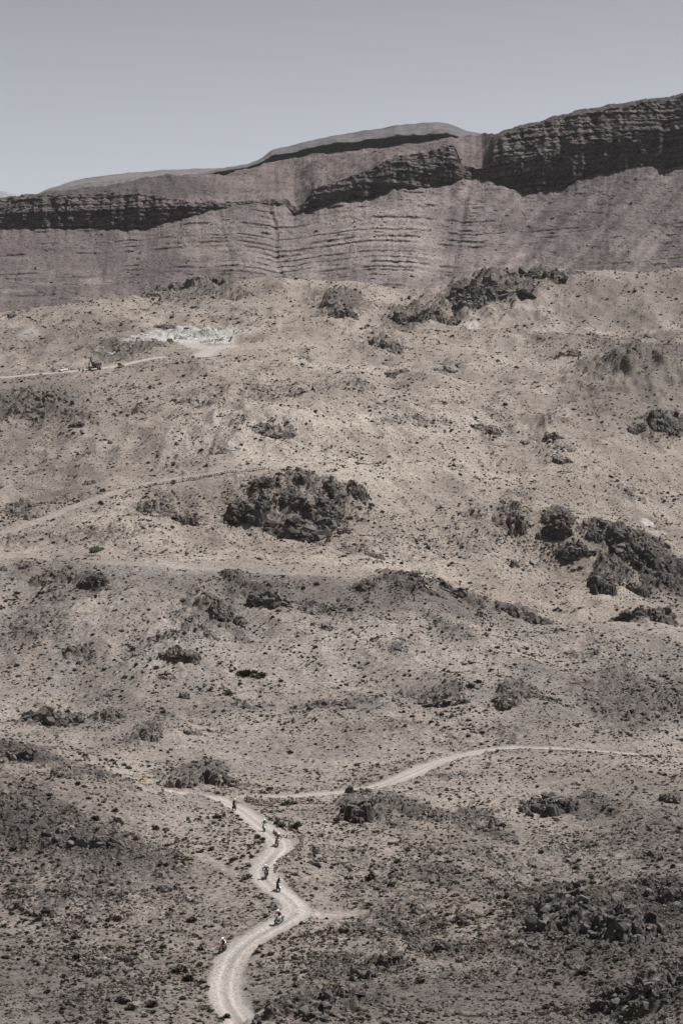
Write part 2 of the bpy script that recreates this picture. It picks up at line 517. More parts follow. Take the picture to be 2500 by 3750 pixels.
ROADS = {}
def road(name, px, half, pale, soft=0.5):
    P = resample(poly_world(px), 1.5 if half > 1.2 else 1.0)
    for _ in range(3):                                   # ease the bends
        P[2:-2] = (P[:-4] + 2 * P[1:-3] + 3 * P[2:-2] + 2 * P[3:-1] + P[4:]) / 9
    D, S = dist_poly(P, half + 26)
    wob = fbm(XX * 0.45, YY * 0.45, 3, 11) * 0.35
    m = 1 - sstep(half - soft * 0.5, half + soft, D + wob)
    ROADS[name] = dict(P=P, D=D, S=S, m=m, half=half, pale=pale)
    return P

road('dirt_track', [(905,3790),(885,3745),(855,3708),(832,3660),(826,3610),(838,3550),(868,3492),(925,3440),(985,3402),(1050,3372),(1098,3345),(1105,3320),(1075,3300),(1040,3278),(1008,3250),(978,3222),(958,3195),(965,3165),(990,3145),(1022,3118),(1036,3096),(1022,3070),(992,3048),(958,3020),(928,2998),(890,2970),(850,2948),(800,2928),(755,2914),(700,2905),(640,2903)], 1.9, 1.0)
road('side_track', [(880,2921),(1000,2922),(1150,2912),(1290,2902),(1370,2885),(1450,2858),(1520,2825),(1580,2796),(1640,2777),(1720,2758),(1800,2745),(1900,2739),(2050,2743),(2200,2752),(2340,2764)], 2.5, 1.0)
road('spur_track', [(1105,3335),(1170,3344),(1225,3347),(1270,3346)], 1.5, 0.35, 2.6)
road('hill_track', [(-200,2000),(-50,1962),(60,1938),(200,1885),(330,1835),(460,1797),(600,1762),(720,1740),(860,1722),(980,1711),(1080,1699),(1150,1694)], 1.8, 0.40, 1.6)
road('ridge_track', [(-200,2040),(-50,2036),(120,2044),(300,2052),(500,2068),(640,2078),(800,2090),(1000,2100),(1250,2108)], 2.2, 0.25, 2.5)
road('quarry_road', [(-200,1398),(-50,1384),(60,1376),(150,1368),(250,1360),(330,1352),(420,1340),(520,1318),(590,1305)], 2.6, 1.0, 1.5)
road('quarry_apron', [(735,1303),(760,1286),(785,1276),(840,1266),(760,1274),(690,1256),(620,1243),(560,1238)], 4.5, 1.0, 3.0)
road('foot_path', [(735,3125),(765,3148),(800,3168),(850,3196)], 0.55, 0.5, 0.9)

road_m = np.zeros(XX.shape)
for r in ROADS.values(): road_m = np.maximum(road_m, r['m'])

# -------- rocky ground: soft ellipses in (column, row) of the smooth ground, with ragged rims
def blob(u, v, ru, rv, ang=0.0):
    du = UB - u; dv = VB - v
    c, s = math.cos(math.radians(ang)), math.sin(math.radians(ang))
    return np.sqrt(((du * c + dv * s) / ru) ** 2 + ((-du * s + dv * c) / rv) ** 2)
RAG = fbm(XX * 0.10, YY * 0.05, 5, 21, 0.6)
RAG2 = fbm(XX * 0.5, YY * 0.25, 4, 31, 0.6)
visible = VB <= NEARV + 1.0
ROCKY = [  # column, row, half width, half height, turn, weight: patches of broken bedrock in the ground itself
 (1080,1830,300,135,0,.7),(680,1905,80,26,0,.9),(530,1862,60,22,10,.7),(2040,1935,95,60,0,1),(2300,2010,210,80,10,1),(2240,2130,90,60,20,1),(2430,2110,110,110,0,1),(1860,1895,70,60,0,.8),
 (1310,2950,85,60,0,.9),(1480,2960,170,40,12,1),(1760,3020,190,45,15,.9),(2150,2955,130,40,0,.9),(2140,3345,300,95,12,1.5),(2420,3330,160,120,0,1.4),(1400,3400,280,45,-5,.7),
 (1300,3560,230,70,0,.8),(1650,3480,180,50,0,.75),(1150,3690,280,50,-5,1.5),(2370,3620,240,80,-25,1.5),(180,3060,420,80,14,1.05),(2250,3450,300,90,5,.8),(1700,3600,300,60,0,.35),
 (100,2775,170,38,12,1.3),(330,2840,190,30,14,.8),(730,2840,150,48,5,.9),(550,2690,65,34,0,.9),(180,2632,140,34,-5,.9),(410,2620,60,24,0,.9),
 (340,2125,75,36,8,1),(160,2118,60,22,-10,.9),(90,2066,50,14,0,.7),(960,2190,130,40,10,.95),(1140,2215,90,30,10,.8),(800,2240,100,42,20,.85),(870,2290,80,30,35,.7),(640,2360,90,35,20,.7),(290,2370,80,36,0,.7),(130,2300,150,70,0,.5),
 (1480,2140,150,28,6,.9),(1680,2180,170,30,14,.9),(1900,2250,150,28,16,.9),(1350,2150,70,40,0,.7),(1600,2560,130,32,5,.8),(1880,2560,110,42,-8,.85),(2350,2560,260,90,8,.55),(1200,2580,200,18,-5,.6),(900,2580,120,18,0,.5),
 (1800,1095,240,70,-12,.9),(1260,1140,110,42,0,.9),(1500,1165,130,50,-8,.85),(1400,1260,110,50,0,.6),(1980,1012,220,30,4,.95),(2100,1300,200,25,-5,.5),(2440,1550,130,70,0,.9),(2380,1330,220,70,-10,.7),(1800,1580,60,24,0,.6),(2030,1592,65,26,0,.6),(2050,1680,80,30,0,.5),(2000,1250,90,18,-5,.7),
 (130,1500,200,80,0,.75),(300,1552,80,26,0,.8),(70,1870,60,26,0,.8),(330,1820,80,24,-15,.5),(460,1280,170,42,-8,.8),(700,1050,220,60,-10,.85),(330,1210,200,40,-5,.45),(1650,1345,80,18,0,.7),(950,1440,120,30,0,.4),
 (1000,1420,150,25,0,.35),(1000,1620,160,20,0,.4),(700,1690,180,35,-15,.4),(600,1330,200,30,0,.4),
 (400,3080,330,70,16,.75),(200,3000,260,70,12,.8),(500,3180,260,40,10,.5),(150,3350,260,70,5,.55),(500,3400,300,60,0,.4),(300,3560,300,60,0,.4),(650,3320,160,40,0,.4),(250,3700,300,50,0,.45),
 (1550,3180,200,34,5,.55),(1750,3110,160,40,10,.5),(2100,3080,250,60,0,.5),(2400,3050,200,110,0,.6),(1250,3140,160,60,10,.45),(1020,3010,60,20,0,.4),
 (1850,2000,250,80,10,.35),(1500,2000,250,70,0,.3),(1300,2030,70,18,0,.7),(1300,2240,120,60,0,.4),(700,2620,300,22,0,.35),(1450,2680,140,26,0,.5),(1900,2680,200,20,-3,.4),(2250,2500,160,60,0,.5),
]
rock = np.zeros(XX.shape)
for (u, v, ru, rv, an, wgt) in ROCKY:
    d = blob(u, v, ru, rv, an) + 0.55 * RAG + 0.25 * RAG2
    rock = np.maximum(rock, wgt * (1 - sstep(0.55, 1.15, d)))
WILD = fbm(XX / 38, YY / 60, 4, 141, .6)
rock = np.maximum(rock, 0.75 * sstep(0.04, 0.50, 0.75 * WILD + 0.55 * RAG + 0.10 * sstep(2700, 3500, VB)))
rock *= (1 - road_m)
FINE = fbm(XX / 1.6, YY / 4.5, 3, 151, .6)
patchy = np.clip(rock * 1.15 + RAG2 * 0.7 + FINE * 0.9 - 0.42, 0, 1)      # where bedrock breaks through

# -------- relief
corr = np.ones(XX.shape)
for r in ROADS.values(): corr = np.minimum(corr, sstep(r['half'] + 1, r['half'] + 24, r['D']))
hills = fbm(XX / 85 + 3.1, YY / 120, 3, 171, .5) * 6.0 + (ridged(XX / 42, YY / 75, 3, 181, .55) - 0.35) * 4.4
for (u, v, rpx, ry, hh) in [(1080,1860,270,30,7.5),(640,2430,260,24,6.5),(2250,2080,320,26,6.0),(2150,3340,340,14,4.0),(1330,3520,300,11,2.6),(380,3110,330,15,3.2),(2350,1380,330,60,11),(150,1500,280,55,9),(1800,1120,340,75,12),(1000,1610,420,45,7),(1500,2190,380,20,3.5),(1250,1150,150,60,8),(250,2300,260,26,4.5),(1750,2560,260,26,4.0),(2000,1620,260,45,6),(1450,2420,240,24,3.5),(1300,2960,110,7,2.0),(2050,2960,170,12,2.5),(250,3400,260,11,1.8),(700,1060,180,60,10)]:
    p_ = base_hit(u, v); g_ = np.sqrt(((XX - p_[0]) / (rpx * p_[1] / F)) ** 2 + ((YY - p_[1] - 0.3 * ry) / ry) ** 2) + 0.35 * RAG
    hills += hh * np.clip(1 - g_, 0, 1) ** 1.4
sx_, sy_ = XX * 0.30 + 9 * fbm(XX / 40, YY / 40, 3, 191), YY + 11 * fbm(XX / 30, YY / 30, 3, 195)
def saw(c, s): 
    q = (sx_ + sy_) / c; f = q - np.floor(q)
    return np.where(f < 0.16, f / 0.16, 1 - (f - 0.16) / 0.84) * (0.4 + 1.2 * hsh(np.floor(q).astype(np.int64), np.floor(XX / 9 + 2 * RAG).astype(np.int64), s))
shelf = saw(8.5, 7) * 0.85 + saw(3.4, 9) * 0.36
shelfm = np.clip(rock * 0.9 + 0.9 * WILD + 0.5 * RAG - 0.12, 0, 1) * (1 - road_m)
n1 = fbm(XX / 95, YY / 95, 4, 41, 0.5)
n2 = fbm(XX / 16, YY / 22, 4, 51, 0.55)
n3 = fbm(XX / 2.6, YY / 3.2, 3, 61, 0.6)
crag = plates(XX, YY, 5.5, 71, 0.9) * 1.5 + plates(XX, YY, 1.9, 81, 0.8) * 0.62
near_f = np.clip(YY / 700.0, 0.45, 1.3)
relief = n1 * 1.3 * near_f + n2 * 0.85 * near_f + n3 * 0.22
ROADZ = np.clip(road_m * 1.4, 0, 1)
Z = ZB + n1 * 0.8 * near_f + hills * corr * (1 - 0.85 * np.exp(-((VB - 1410) / 65) ** 2) * (1 - sstep(550, 750, UB))) * (1 - 0.75 * np.exp(-((VB - 2800) / 95) ** 2)) * np.clip(YY / 700, .35, 1.25) * (1 - sstep(1380, 1440, YY)) * 0.8 + (shelf - 0.4) * shelfm * np.clip(YY / 550, .5, 1.4) * (1 - ROADZ) + (relief - n1 * 0.8 * near_f) * (1 - ROADZ) + patchy * (crag - 0.5) * np.clip(YY / 600, 0.5, 1.3) * (1 - ROADZ)
# wheel ruts and low berms
mt = ROADS['dirt_track']
rut = np.exp(-((np.abs(mt['S']) - 0.72) / 0.25) ** 2) * mt['m']
berm = np.exp(-((mt['D'] - 2.3) / 0.45) ** 2)
Z += -0.07 * rut + 0.16 * berm * (0.6 + RAG2) - 0.05 * mt['m']
mt2 = ROADS['side_track']
# quarry: floor cut level, spoil heaps and pit walls
def world_blob(u, v, rx, ry):
    p = base_hit(u, v)
    return np.sqrt(((XX - p[0]) / rx) ** 2 + ((YY - p[1]) / ry) ** 2), p
PALE = np.zeros(XX.shape); HEAP = np.zeros(XX.shape)
for (u, v, rx, ry, h) in [(745,1234,11,9,3.6),(705,1226,9,8,3.0),(790,1232,10,8,3.0),(650,1218,5,7,2.4),(570,1222,6,6,2.4),(820,1244,9,5,2.0),(540,1244,10,9,1.2),(590,1232,9,7,2.0),(620,1237,3,3,1.6),(690,1245,9,3,1.4)]:
    d, p = world_blob(u, v, rx, ry)
    k = np.clip(1 - d + RAG2 * 0.25, 0, 1)
    Z += h * sstep(0, 1, k); HEAP = np.maximum(HEAP, sstep(0.05, 0.3, k)); PALE = np.maximum(PALE, sstep(0.02, 0.25, k))
for (u, v, rx, ry, k0) in [(700,1240,22,26,1.0),(570,1240,14,16,.8),(640,1245,14,14,.9),(820,1250,16,10,.8),(660,1210,12,12,.7),(760,1222,20,14,.8),(1870,1287,5,5,1.),(1840,1280,6,6,.5),(2370,1916,2.6,2.5,1.),(2420,1938,3.4,2,.6),(500,1255,8,8,.6),(420,1292,4,5,.8),(110,1240,5,14,.35),(1720,1185,6,8,.8),(1960,1150,12,5,.35),(500,2070,16,12,.15),(540,2420,5,7,.25)]:
    d, p = world_blob(u, v, rx, ry)
    PALE = np.maximum(PALE, k0 * (1 - sstep(0.6, 1.1, d + RAG2 * 0.5)))
_d, _p = world_blob(2370, 1914, 2.4, 2.0); Z += 1.3 * np.clip(1 - _d, 0, 1)
_d, _p = world_blob(1870, 1285, 3.6, 3.0); Z += 1.2 * np.clip(1 - _d, 0, 1)
# the pit: a cut face at the back of the quarry
pit, _p = world_blob(735, 1203, 8.5, 7)
Z -= 3.2 * (1 - sstep(0.80, 0.95, pit + RAG2 * 0.12)) * (1 - sstep(-2, 3.5, YY - _p[1] - 2.0) * 0.0)
for (u, v, rx, ry, h) in [(612,1236,6,3.0,2.4),(670,1243,8,2.4,2.2),(604,1219,5.5,3,1.8)]:
    d, p = world_blob(u, v, rx, ry)
    Z -= h * (1 - sstep(0.8, 0.98, d + RAG2 * 0.15))

# -------- ground colours (albedo)
def C(*c): return np.array(c, float)
def lerp(a, b, m): return a + (b - a) * m[..., None]
TAN, TAN2 = C(.182, .153, .133), C(.246, .212, .186)
GREY, GREY2 = C(.128, .116, .110), C(.200, .182, .171)
DARK, DARK2 = C(.036, .033, .034), C(.078, .071, .068)
ROADC, WHITE, RUST = C(.292, .270, .254), C(.37, .362, .348), C(.30, .225, .18)
crest = pchip(U, np.array(PROFILE[22][1], float), np.clip(u_of_a, -500, 3000))[None, :]
lowz = sstep(-10, 25, VB - crest + RAG * 25)                          # this side of the grey ridge
greyk = lowz * np.clip(0.62 + 1.1 * RAG + 0.5 * RAG2, 0, 1)
greyk = np.maximum(greyk * (1 - 0.35 * sstep(2600, 2750, VB)), 0)
tn = np.clip(0.5 + 1.3 * fbm(XX / 30, YY / 45, 4, 91), 0, 1)
col = lerp(np.broadcast_to(TAN, XX.shape + (3,)), TAN2, tn)
gcol = lerp(np.broadcast_to(GREY, XX.shape + (3,)), GREY2, tn)
col = lerp(col, gcol, greyk)
# darker gravel sheets, towards the frame edges partly painted-in lens falloff
for (u, v, ru, rv, an, k0) in [(2380,2560,330,120,6,.66),(150,2080,260,45,0,.42),(2330,3350,500,230,0,.66),(200,3060,460,150,14,.66),(1950,3660,1000,130,0,.66),(1700,3200,260,50,6,.42),(200,3640,560,180,0,.50),(2400,1400,380,180,-10,.46),(2330,1100,360,110,-6,.36),(120,1480,320,150,0,.48),(350,1250,360,90,0,.38),(150,1750,260,160,0,.25),(1250,2190,720,75,4,.48),(1750,2240,260,40,14,.40),(2450,2150,180,160,0,.35),(2400,3000,300,180,0,.35),(1000,2590,500,26,0,.22)]:
    m = k0 * (1 - sstep(0.5, 1.2, blob(u, v, ru, rv, an) + 0.6 * RAG + 0.3 * RAG2))
    col = lerp(col, DARK2 * 0.9, m)
for (u, v, ru, rv, an, k0) in [(1000,1590,420,70,-8,.55),(1500,1560,300,60,0,.4),(1250,1700,500,60,4,.45),(1200,1345,260,18,2,.5),(1900,1340,250,16,-6,.35),(1450,2060,280,40,6,.25),(1100,2420,500,110,0,.28),(1700,2420,260,60,0,.3),(980,3050,120,50,0,.4),(900,3130,160,60,20,.3),(520,2870,60,18,0,.0),(1950,1240,120,14,-6,.3)]:
    m = k0 * (1 - sstep(0.4, 1.2, blob(u, v, ru, rv, an) + 0.5 * RAG + 0.3 * RAG2))
    col = lerp(col, C(.335, .298, .266), m)
m = 0.75 * (1 - sstep(0.4, 1.1, blob(525, 2858, 50, 24, 0) + 0.4 * RAG2)); col = lerp(col, C(.30, .235, .185), m)
rk = lerp(np.broadcast_to(DARK, XX.shape + (3,)), DARK2, np.clip(0.5 + RAG2 * 1.1 + FINE * 0.9, 0, 1.3))
col = lerp(col, rk, np.clip(patchy * 1.15, 0, 0.92))
grav = np.clip(fbm(XX / 1.3, YY / 2.0, 3, 121, .7) * 1.6 - 0.15, 0, 1)
col = lerp(col, col * 0.55, grav * (0.40 + 0.5 * lowz))
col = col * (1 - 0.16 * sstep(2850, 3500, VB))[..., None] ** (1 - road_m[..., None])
for nme, r in ROADS.items():
    base = lerp(np.broadcast_to(ROADC, XX.shape + (3,)), ROADC * 0.82, np.clip(0.45 + fbm(np.clip(r['S'], -9, 9) * 1.3 + 50, YY / 16, 3, 161) * 1.1, 0, 1))
    base = base * (1 + 0.22 * np.exp(-((np.abs(r['S']) - 0.75) / 0.30) ** 2) - 0.20 * np.exp(-(r['S'] / 0.35) ** 2) - 0.18 * sstep(0.72, 1.05, r['D'] / r['half']))[..., None]
    if nme.startswith('quarry'): base = lerp(base, WHITE, np.full(XX.shape, 0.22))
    if nme == 'dirt_track': base = lerp(base, C(.30, .245, .20), 0.45 * np.clip(fbm(np.clip(r['S'], -9, 9) * 0.6 + 20, YY / 22, 2, 133) * 2.2 - .2, 0, 1))
    col = lerp(col, base, r['m'] * r['pale'])
whites = lerp(np.broadcast_to(WHITE, XX.shape + (3,)), WHITE * 0.62, np.clip(0.35 + RAG2 * 1.6 + n3 * 0.6, 0, 1))
col = lerp(col, whites, np.clip(PALE, 0, 0.95))
col = lerp(col, RUST * 0.75, 0.9 * (1 - sstep(0.8, 1.05, pit)) * sstep(-1.0, 2.0, YY - base_hit(735, 1203)[1]))
col = np.clip(col, 0.02, 0.8)

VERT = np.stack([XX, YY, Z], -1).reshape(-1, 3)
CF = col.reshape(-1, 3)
jj, ii = np.meshgrid(np.arange(NR - 1), np.arange(NA - 1), indexing='ij')
q0 = jj * NA + ii
QUADS = np.stack([q0, q0 + 1, q0 + NA + 1, q0 + NA], -1).reshape(-1, 4)
cls = np.zeros((NR - 1, NA - 1), int)
names = ['ground'] + list(ROADS)
for k, r in enumerate(ROADS.values(), 1):
    mm = r['m'][:-1, :-1] > 0.5
    cls = np.where(mm & (cls == 0), k, cls)
cls = cls.ravel()
ROADLABEL = {'dirt_track': 'pale winding dirt track with two wheel ruts that the riders follow',
 'side_track': 'pale dirt track climbing away to the right above the stone wall',
 'spur_track': 'faint sandy spur leaving the bend of the winding track to the right',
 'hill_track': 'faint sandy track crossing the hillside above the dark outcrop dome',
 'ridge_track': 'faint grey track along the crest of the grey ridge',
 'quarry_road': 'white dusty road with the pickup and excavator on it',
 'quarry_apron': 'white dusty loading area in front of the quarry heaps',
 'foot_path': 'short bare pale streak on the slope left of the track',
 }
for k, nm in enumerate(names):
    q = QUADS[cls == k]
    if not len(q): continue
    o = link(nm, quads_mesh(nm, VERT, q, [M_ground if k == 0 or ROADS[nm]['pale'] < 0.6 else M_road], True, CF))
    tag(o, ROADLABEL.get(nm, 'stony desert ground rising to the foot of the mountains'), kind='structure')

# the same slopes carried on to both sides, coarser, beyond what the picture shows
rows_ = np.unique(np.concatenate([np.arange(0, NR, 9), [NR - 1]]))
WINGS = []
for sgn in (-1, 1):
    aw = sgn * np.concatenate([[A_MAX - 0.004], A_MAX + 0.0 + np.linspace(0.0, 1.0, 46) ** 1.8 * 1.5])
    edge = Z[rows_, 0 if sgn < 0 else NA - 1]
    edge = np.convolve(np.pad(edge, 2, mode='edge'), np.ones(5) / 5, 'valid')
    yw = yr[rows_]; XW = yw[:, None] * aw[None, :]; YW = yw[:, None] + 0 * XW
    far_ = sstep(0, 60, np.abs(XW) - A_MAX * YW)
    ZW = edge[:, None] + far_ * (fbm(XW / 90, YW / 90, 4, 171) * 7 + fbm(XW / 16, YW / 16, 3, 51) * 1.2)
    ZW[:, 0] -= 1.5
    WINGS.append((XW, YW, ZW))
    cw = lerp(np.broadcast_to(TAN, XW.shape + (3,)), DARK2, np.clip(0.25 + 0.9 * fbm(XW / 30, YW / 40, 4, 91), 0, .8))
    nw = len(aw); jw, iw = np.meshgrid(np.arange(len(rows_) - 1), np.arange(nw - 1), indexing='ij'); qw = jw * nw + iw
    o = link('hillside', quads_mesh('hillside', np.stack([XW, YW, ZW], -1).reshape(-1, 3), np.stack([qw, qw + 1, qw + nw + 1, qw + nw], -1).reshape(-1, 4), [M_ground], True, cw.reshape(-1, 3)))
    tag(o, 'stony hillside carrying on to the ' + ('left' if sgn < 0 else 'right') + ' of the valley', kind='structure')

SU, SV = project(XX, YY, Z)
VMIN = np.minimum.accumulate(SV, axis=0)

def ground_z(x, y):
    x = np.asarray(x, float); y = np.asarray(y, float)
    fi = np.clip((x / y + A_MAX) / (2 * A_MAX) * (NA - 1), 0, NA - 1.001)
    fj = np.clip(np.interp(y, yr, np.arange(NR)), 0, NR - 1.001)
    i = fi.astype(int); j = fj.astype(int); s = fi - i; t = fj - j
    return (Z[j, i]*(1-s) + Z[j, i+1]*s)*(1-t) + (Z[j+1, i]*(1-s) + Z[j+1, i+1]*s)*t

def grid_at(A, x, y):
    fi = np.clip((x / y + A_MAX) / (2 * A_MAX) * (NA - 1), 0, NA - 1.001).astype(int)
    fj = np.clip(np.interp(y, yr, np.arange(NR)), 0, NR - 1.001).astype(int)
    return A[fj, fi]

def seen(x, y, z):
    """is a point at this height seen over the ground in front of it?"""
    u, v = project(x, y, z)
    return (v < grid_at(VMIN, x, y - 1.0) + 3) & (u > -20) & (u < 2520) & (v < 3770)

def at(u, v):
    """where the photograph pixel meets the built ground"""
    i = int(round(np.clip((u - 1250) / F, -A_MAX, A_MAX) / (2 * A_MAX) * (NA - 1) + (NA - 1) / 2))
    j = int(np.argmax(SV[7:, i] <= v)) + 7
    y = yr[j]; x = (u - 1250) / F * (y * math.cos(PHI) + Z[j, i] * math.sin(PHI))
    return Vector((x, y, float(ground_z(x, y))))

# a coarse sheet under and around everything so that the land goes on outside the picture
gx = np.linspace(-9000, 9000, 61); gy = np.linspace(-3000, 12000, 51)
PX, PY = np.meshgrid(gx, gy)
PZ = np.clip(-90 + 0.05 * np.clip(np.abs(PX) - 1500, 0, 4000) * 0 + fbm(PX / 1500, PY / 1500, 3, 5) * 18, -120, -60)
pv = np.stack([PX, PY, PZ], -1).reshape(-1, 3)
pj, pi_ = np.meshgrid(np.arange(50), np.arange(60), indexing='ij'); p0 = pj * 61 + pi_
pq = np.stack([p0, p0 + 1, p0 + 62, p0 + 61], -1).reshape(-1, 4)
tag(link('surrounding_plain', quads_mesh('surrounding_plain', pv, pq, [M_ground], True, np.broadcast_to(TAN * 0.9, (len(pv), 3)))), 'desert plain around the valley', kind='structure')

# ------------------------------------------------------------------ the mountains
def sheet(name, label, uu, rowsY, rowsV, mat, colfun, amp_fun=None):
    """surface through rows of (depth, photograph row) per column; returns the mesh object"""
    Y = np.asarray(rowsY); V = np.asarray(rowsV)
    a = (np.asarray(uu) - 1250) / F
    Tt = v_to_t(V); Zm = Y * Tt; Xm = Y * a[None, :]
    if amp_fun is not None: Xm, Y, Zm = amp_fun(Xm, Y, Zm)
    colr = np.clip(colfun(Xm, Y, Zm), 0.01, 0.8)
    n, m = Y.shape
    j, i = np.meshgrid(np.arange(n - 1), np.arange(m - 1), indexing='ij'); q = j * m + i
    Q = np.stack([q, q + 1, q + m + 1, q + m], -1).reshape(-1, 4)
    me = quads_mesh(name, np.stack([Xm, Y, Zm], -1).reshape(-1, 3), Q, [mat], False, colr.reshape(-1, 3))
    return tag(link(name, me), label, kind='structure')

MU = [-500, 0, 300, 500, 620, 720, 800, 950, 1040, 1080, 1150, 1250, 1350, 1450, 1560, 1660, 1700, 1760, 1790, 1815, 1850, 1900, 1970, 2050, 2130, 2290, 2370, 2450, 2500, 3000]
M_CT = [780, 735, 712, 715, 730, 745, 740, 735, 740, 765, 692, 662, 625, 580, 560, 535, 615, 618, 590, 530, 492, 476, 458, 440, 420, 392, 375, 365, 358, 305]
M_CB = [850, 835, 833, 838, 815, 785, 762, 745, 752, 783, 765, 738, 728, 690, 688, 665, 655, 655, 652, 664, 680, 702, 702, 690, 650, 619, 607, 619, 603, 580]
M_SK = [770, 725, 690, 660, 643, 646, 640, 605, 585, 577, 563, 558, 550, 538, 519, 506, 502, 494, 489, 485, 475, 460, 444, 427, 405, 377, 362, 352, 345, 295]
M_YB = [2352, 2350, 2350, 2350, 2351, 2353, 2356, 2360, 2362, 2360, 2357, 2354, 2352, 2353, 2356, 2360, 2362, 2362, 2360, 2356, 2352, 2350, 2350, 2350, 2350, 2350, 2351, 2350, 2350, 2350]
M_PL = [60, 60, 60, 90, 110, 140, 170, 260, 280, 260, 220, 190, 160, 110, 100, 90, 150, 150, 110, 70, 40, 30, 30, 30, 30, 30, 30, 30, 30, 30]
mu = np.concatenate([np.linspace(-9000, -440, 60), np.linspace(-420, 2920, 640), np.linspace(2940, 12000, 60)])
NM = len(mu)
ct, cb, sk, yb, pl = [pchip(MU, np.array(k, float), mu) for k in (M_CT, M_CB, M_SK, M_YB, M_PL)]
jag = gnoise(mu / 34, mu * 0, 301) * 6 + gnoise(mu / 12, mu * 0, 302) * 2.0
cb0 = cb.copy(); cb = cb + jag; ct = ct + gnoise(mu / 25, mu * 0, 303) * 4
sk = sk + gnoise(mu / 60, mu * 0, 304) * 1.2 + gnoise(mu / 9, mu * 0, 305) * 0.7
ct = np.maximum(np.minimum(ct, cb - 4), sk + 2)
nt_, nc_, np_ = 240, 150, 46
st = np.linspace(0, 1, nt_)[:, None]; s_c = np.linspace(0, 1, nc_ + 1)[1:, None]; s_p = np.linspace(0, 1, np_ + 1)[1:, None]
bot = np.full(NM, 1310.0)
ybot = 1820 + 0.0 * mu
Vt = bot + (cb - bot) * st
# concave scree: gentle below, steeper towards the cliff
tb, tc_ = v_to_t(bot), v_to_t(cb)
Zb, Zc = ybot * tb, yb * tc_
Yt = ybot + (yb - ybot) * st; cbs = np.convolve(np.pad(cb0, 30, mode='edge'), np.hanning(61) / np.hanning(61).sum(), 'valid'); Zc0 = yb * v_to_t(cbs); Zt = Zb + (Zc0 - Zb) * (0.78 * st + 0.22 * st ** 2.2) + (Zc - Zc0) * sstep(0.86, 1.0, st)
hcl = (v_to_t(ct) - v_to_t(cb)) * yb
prof = np.where(s_c < 0.5, 0.20 * s_c / 0.5, 0.20 + 0.80 * (s_c - 0.5) / 0.5)      # sheer below, stepped benches above
Yc = Yt[-1] + (0.62 * hcl + 2)[None, :] * prof
Zcl = Zc + s_c * ((Yc[-1]) * v_to_t(ct) - Zc)
Yp = Yc[-1] + pl * s_p
Zp = Zcl[-1] + (Yp[-1] * v_to_t(sk) - Zcl[-1]) * (1.22 * s_p - 0.22 * s_p ** 2)
Yk = np.concatenate([Yt, Yc, Yp, Yp[-1:] + 60, Yp[-1:] + 200, Yp[-1:] + 600])
Zk = np.concatenate([Zt, Zcl, Zp, Zp[-1:] + 2, Zp[-1:] - 30, Zp[-1:] - 250])
part = np.concatenate([np.zeros(nt_), np.ones(nc_), np.full(np_, 2), np.full(3, 3)])[:, None] + 0 * mu[None, :]
am = (mu - 1250) / F
Xk = Yk * am[None, :]
# gullies and buttresses
inT = (part == 0); inC = (part == 1)
tfrac = np.concatenate([st * np.ones(NM), np.ones((nc_ + np_ + 3, NM))])
gul = np.zeros_like(Xk)
ZN = (Zk - Zb) / (Zc - Zb)
for (c0, wd, dp) in [(1022, 110, 12), (1735, 130, 7), (640, 170, -12), (1380, 190, -14), (350, 90, 8), (2190, 60, 12), (2420, 60, 12), (820, 60, 10), (1180, 50, 6)]:
    drift = c0 + (1 - np.clip(ZN, 0, 1)) * (10 if c0 < 1500 else -60)
    gul += dp * np.exp(-((mu[None, :] - drift) / wd) ** 2) * np.where(part < 1.5, 1, np.where(part == 2, 0.6, 0.4)) * (0.40 + 0.60 * (1 - np.clip(ZN, 0, 1)))
for (xt, xb, wd, dp, sd) in [(1000, 1040, 14, 8.5, 1), (1725, 1600, 17, 7.0, 2), (1500, 1450, 10, 2.2, 3), (800, 880, 12, 2.6, 4), (2260, 2120, 12, 2.6, 5)]:
    zn_ = np.clip(ZN, 0, 1.15)
    cl_ = xb + (xt - xb) * zn_ + 22 * gnoise(zn_ * 4 + sd * 7.7, 0 * zn_, 700 + sd) + 9 * gnoise(zn_ * 13 + sd, 0 * zn_, 720 + sd)
    q_ = np.abs(mu[None, :] - cl_) / (wd * (1.25 - 0.35 * zn_))
    gul += dp * np.clip(1 - q_, 0, 1) ** 0.8 * np.where(part < 1.5, 1, 0.4) * (0.7 + 0.5 * gnoise(zn_ * 8, 0 * zn_, 740 + sd))
spur = fbm((mu[None, :] - 60 * np.clip(ZN, 0, 1)) / 170 + 0 * Zk, np.clip(ZN, 0, 1) * 0.7, 4, 761, .55) * 26
Yk = Yk + gul + np.where(part < 0.5, spur * np.clip(1.1 - ZN, 0, 1), 0)
Xk = Yk * am[None, :]
but = (ridged(Xk / 34, Zk / 160, 3, 311, .55) - 0.3) * 8 + gnoise(Xk / 9, Zk / 40, 312) * 1.6 + gnoise(Xk / 3.2, Zk / 9, 313) * 0.5
edge = np.clip(np.minimum(np.cumsum(inC, 0) / 12.0, 1), 0, 1) * (part <= 1.0)
hc_k = np.clip(hcl / 14, 0.15, 1)[None, :]
Yk = Yk - np.where(inC, but * hc_k, 0) - np.where(part >= 2, but[nt_ + nc_ - 1] * hc_k * np.exp(-(Yk - Yc[-1]) / 14.0), 0)
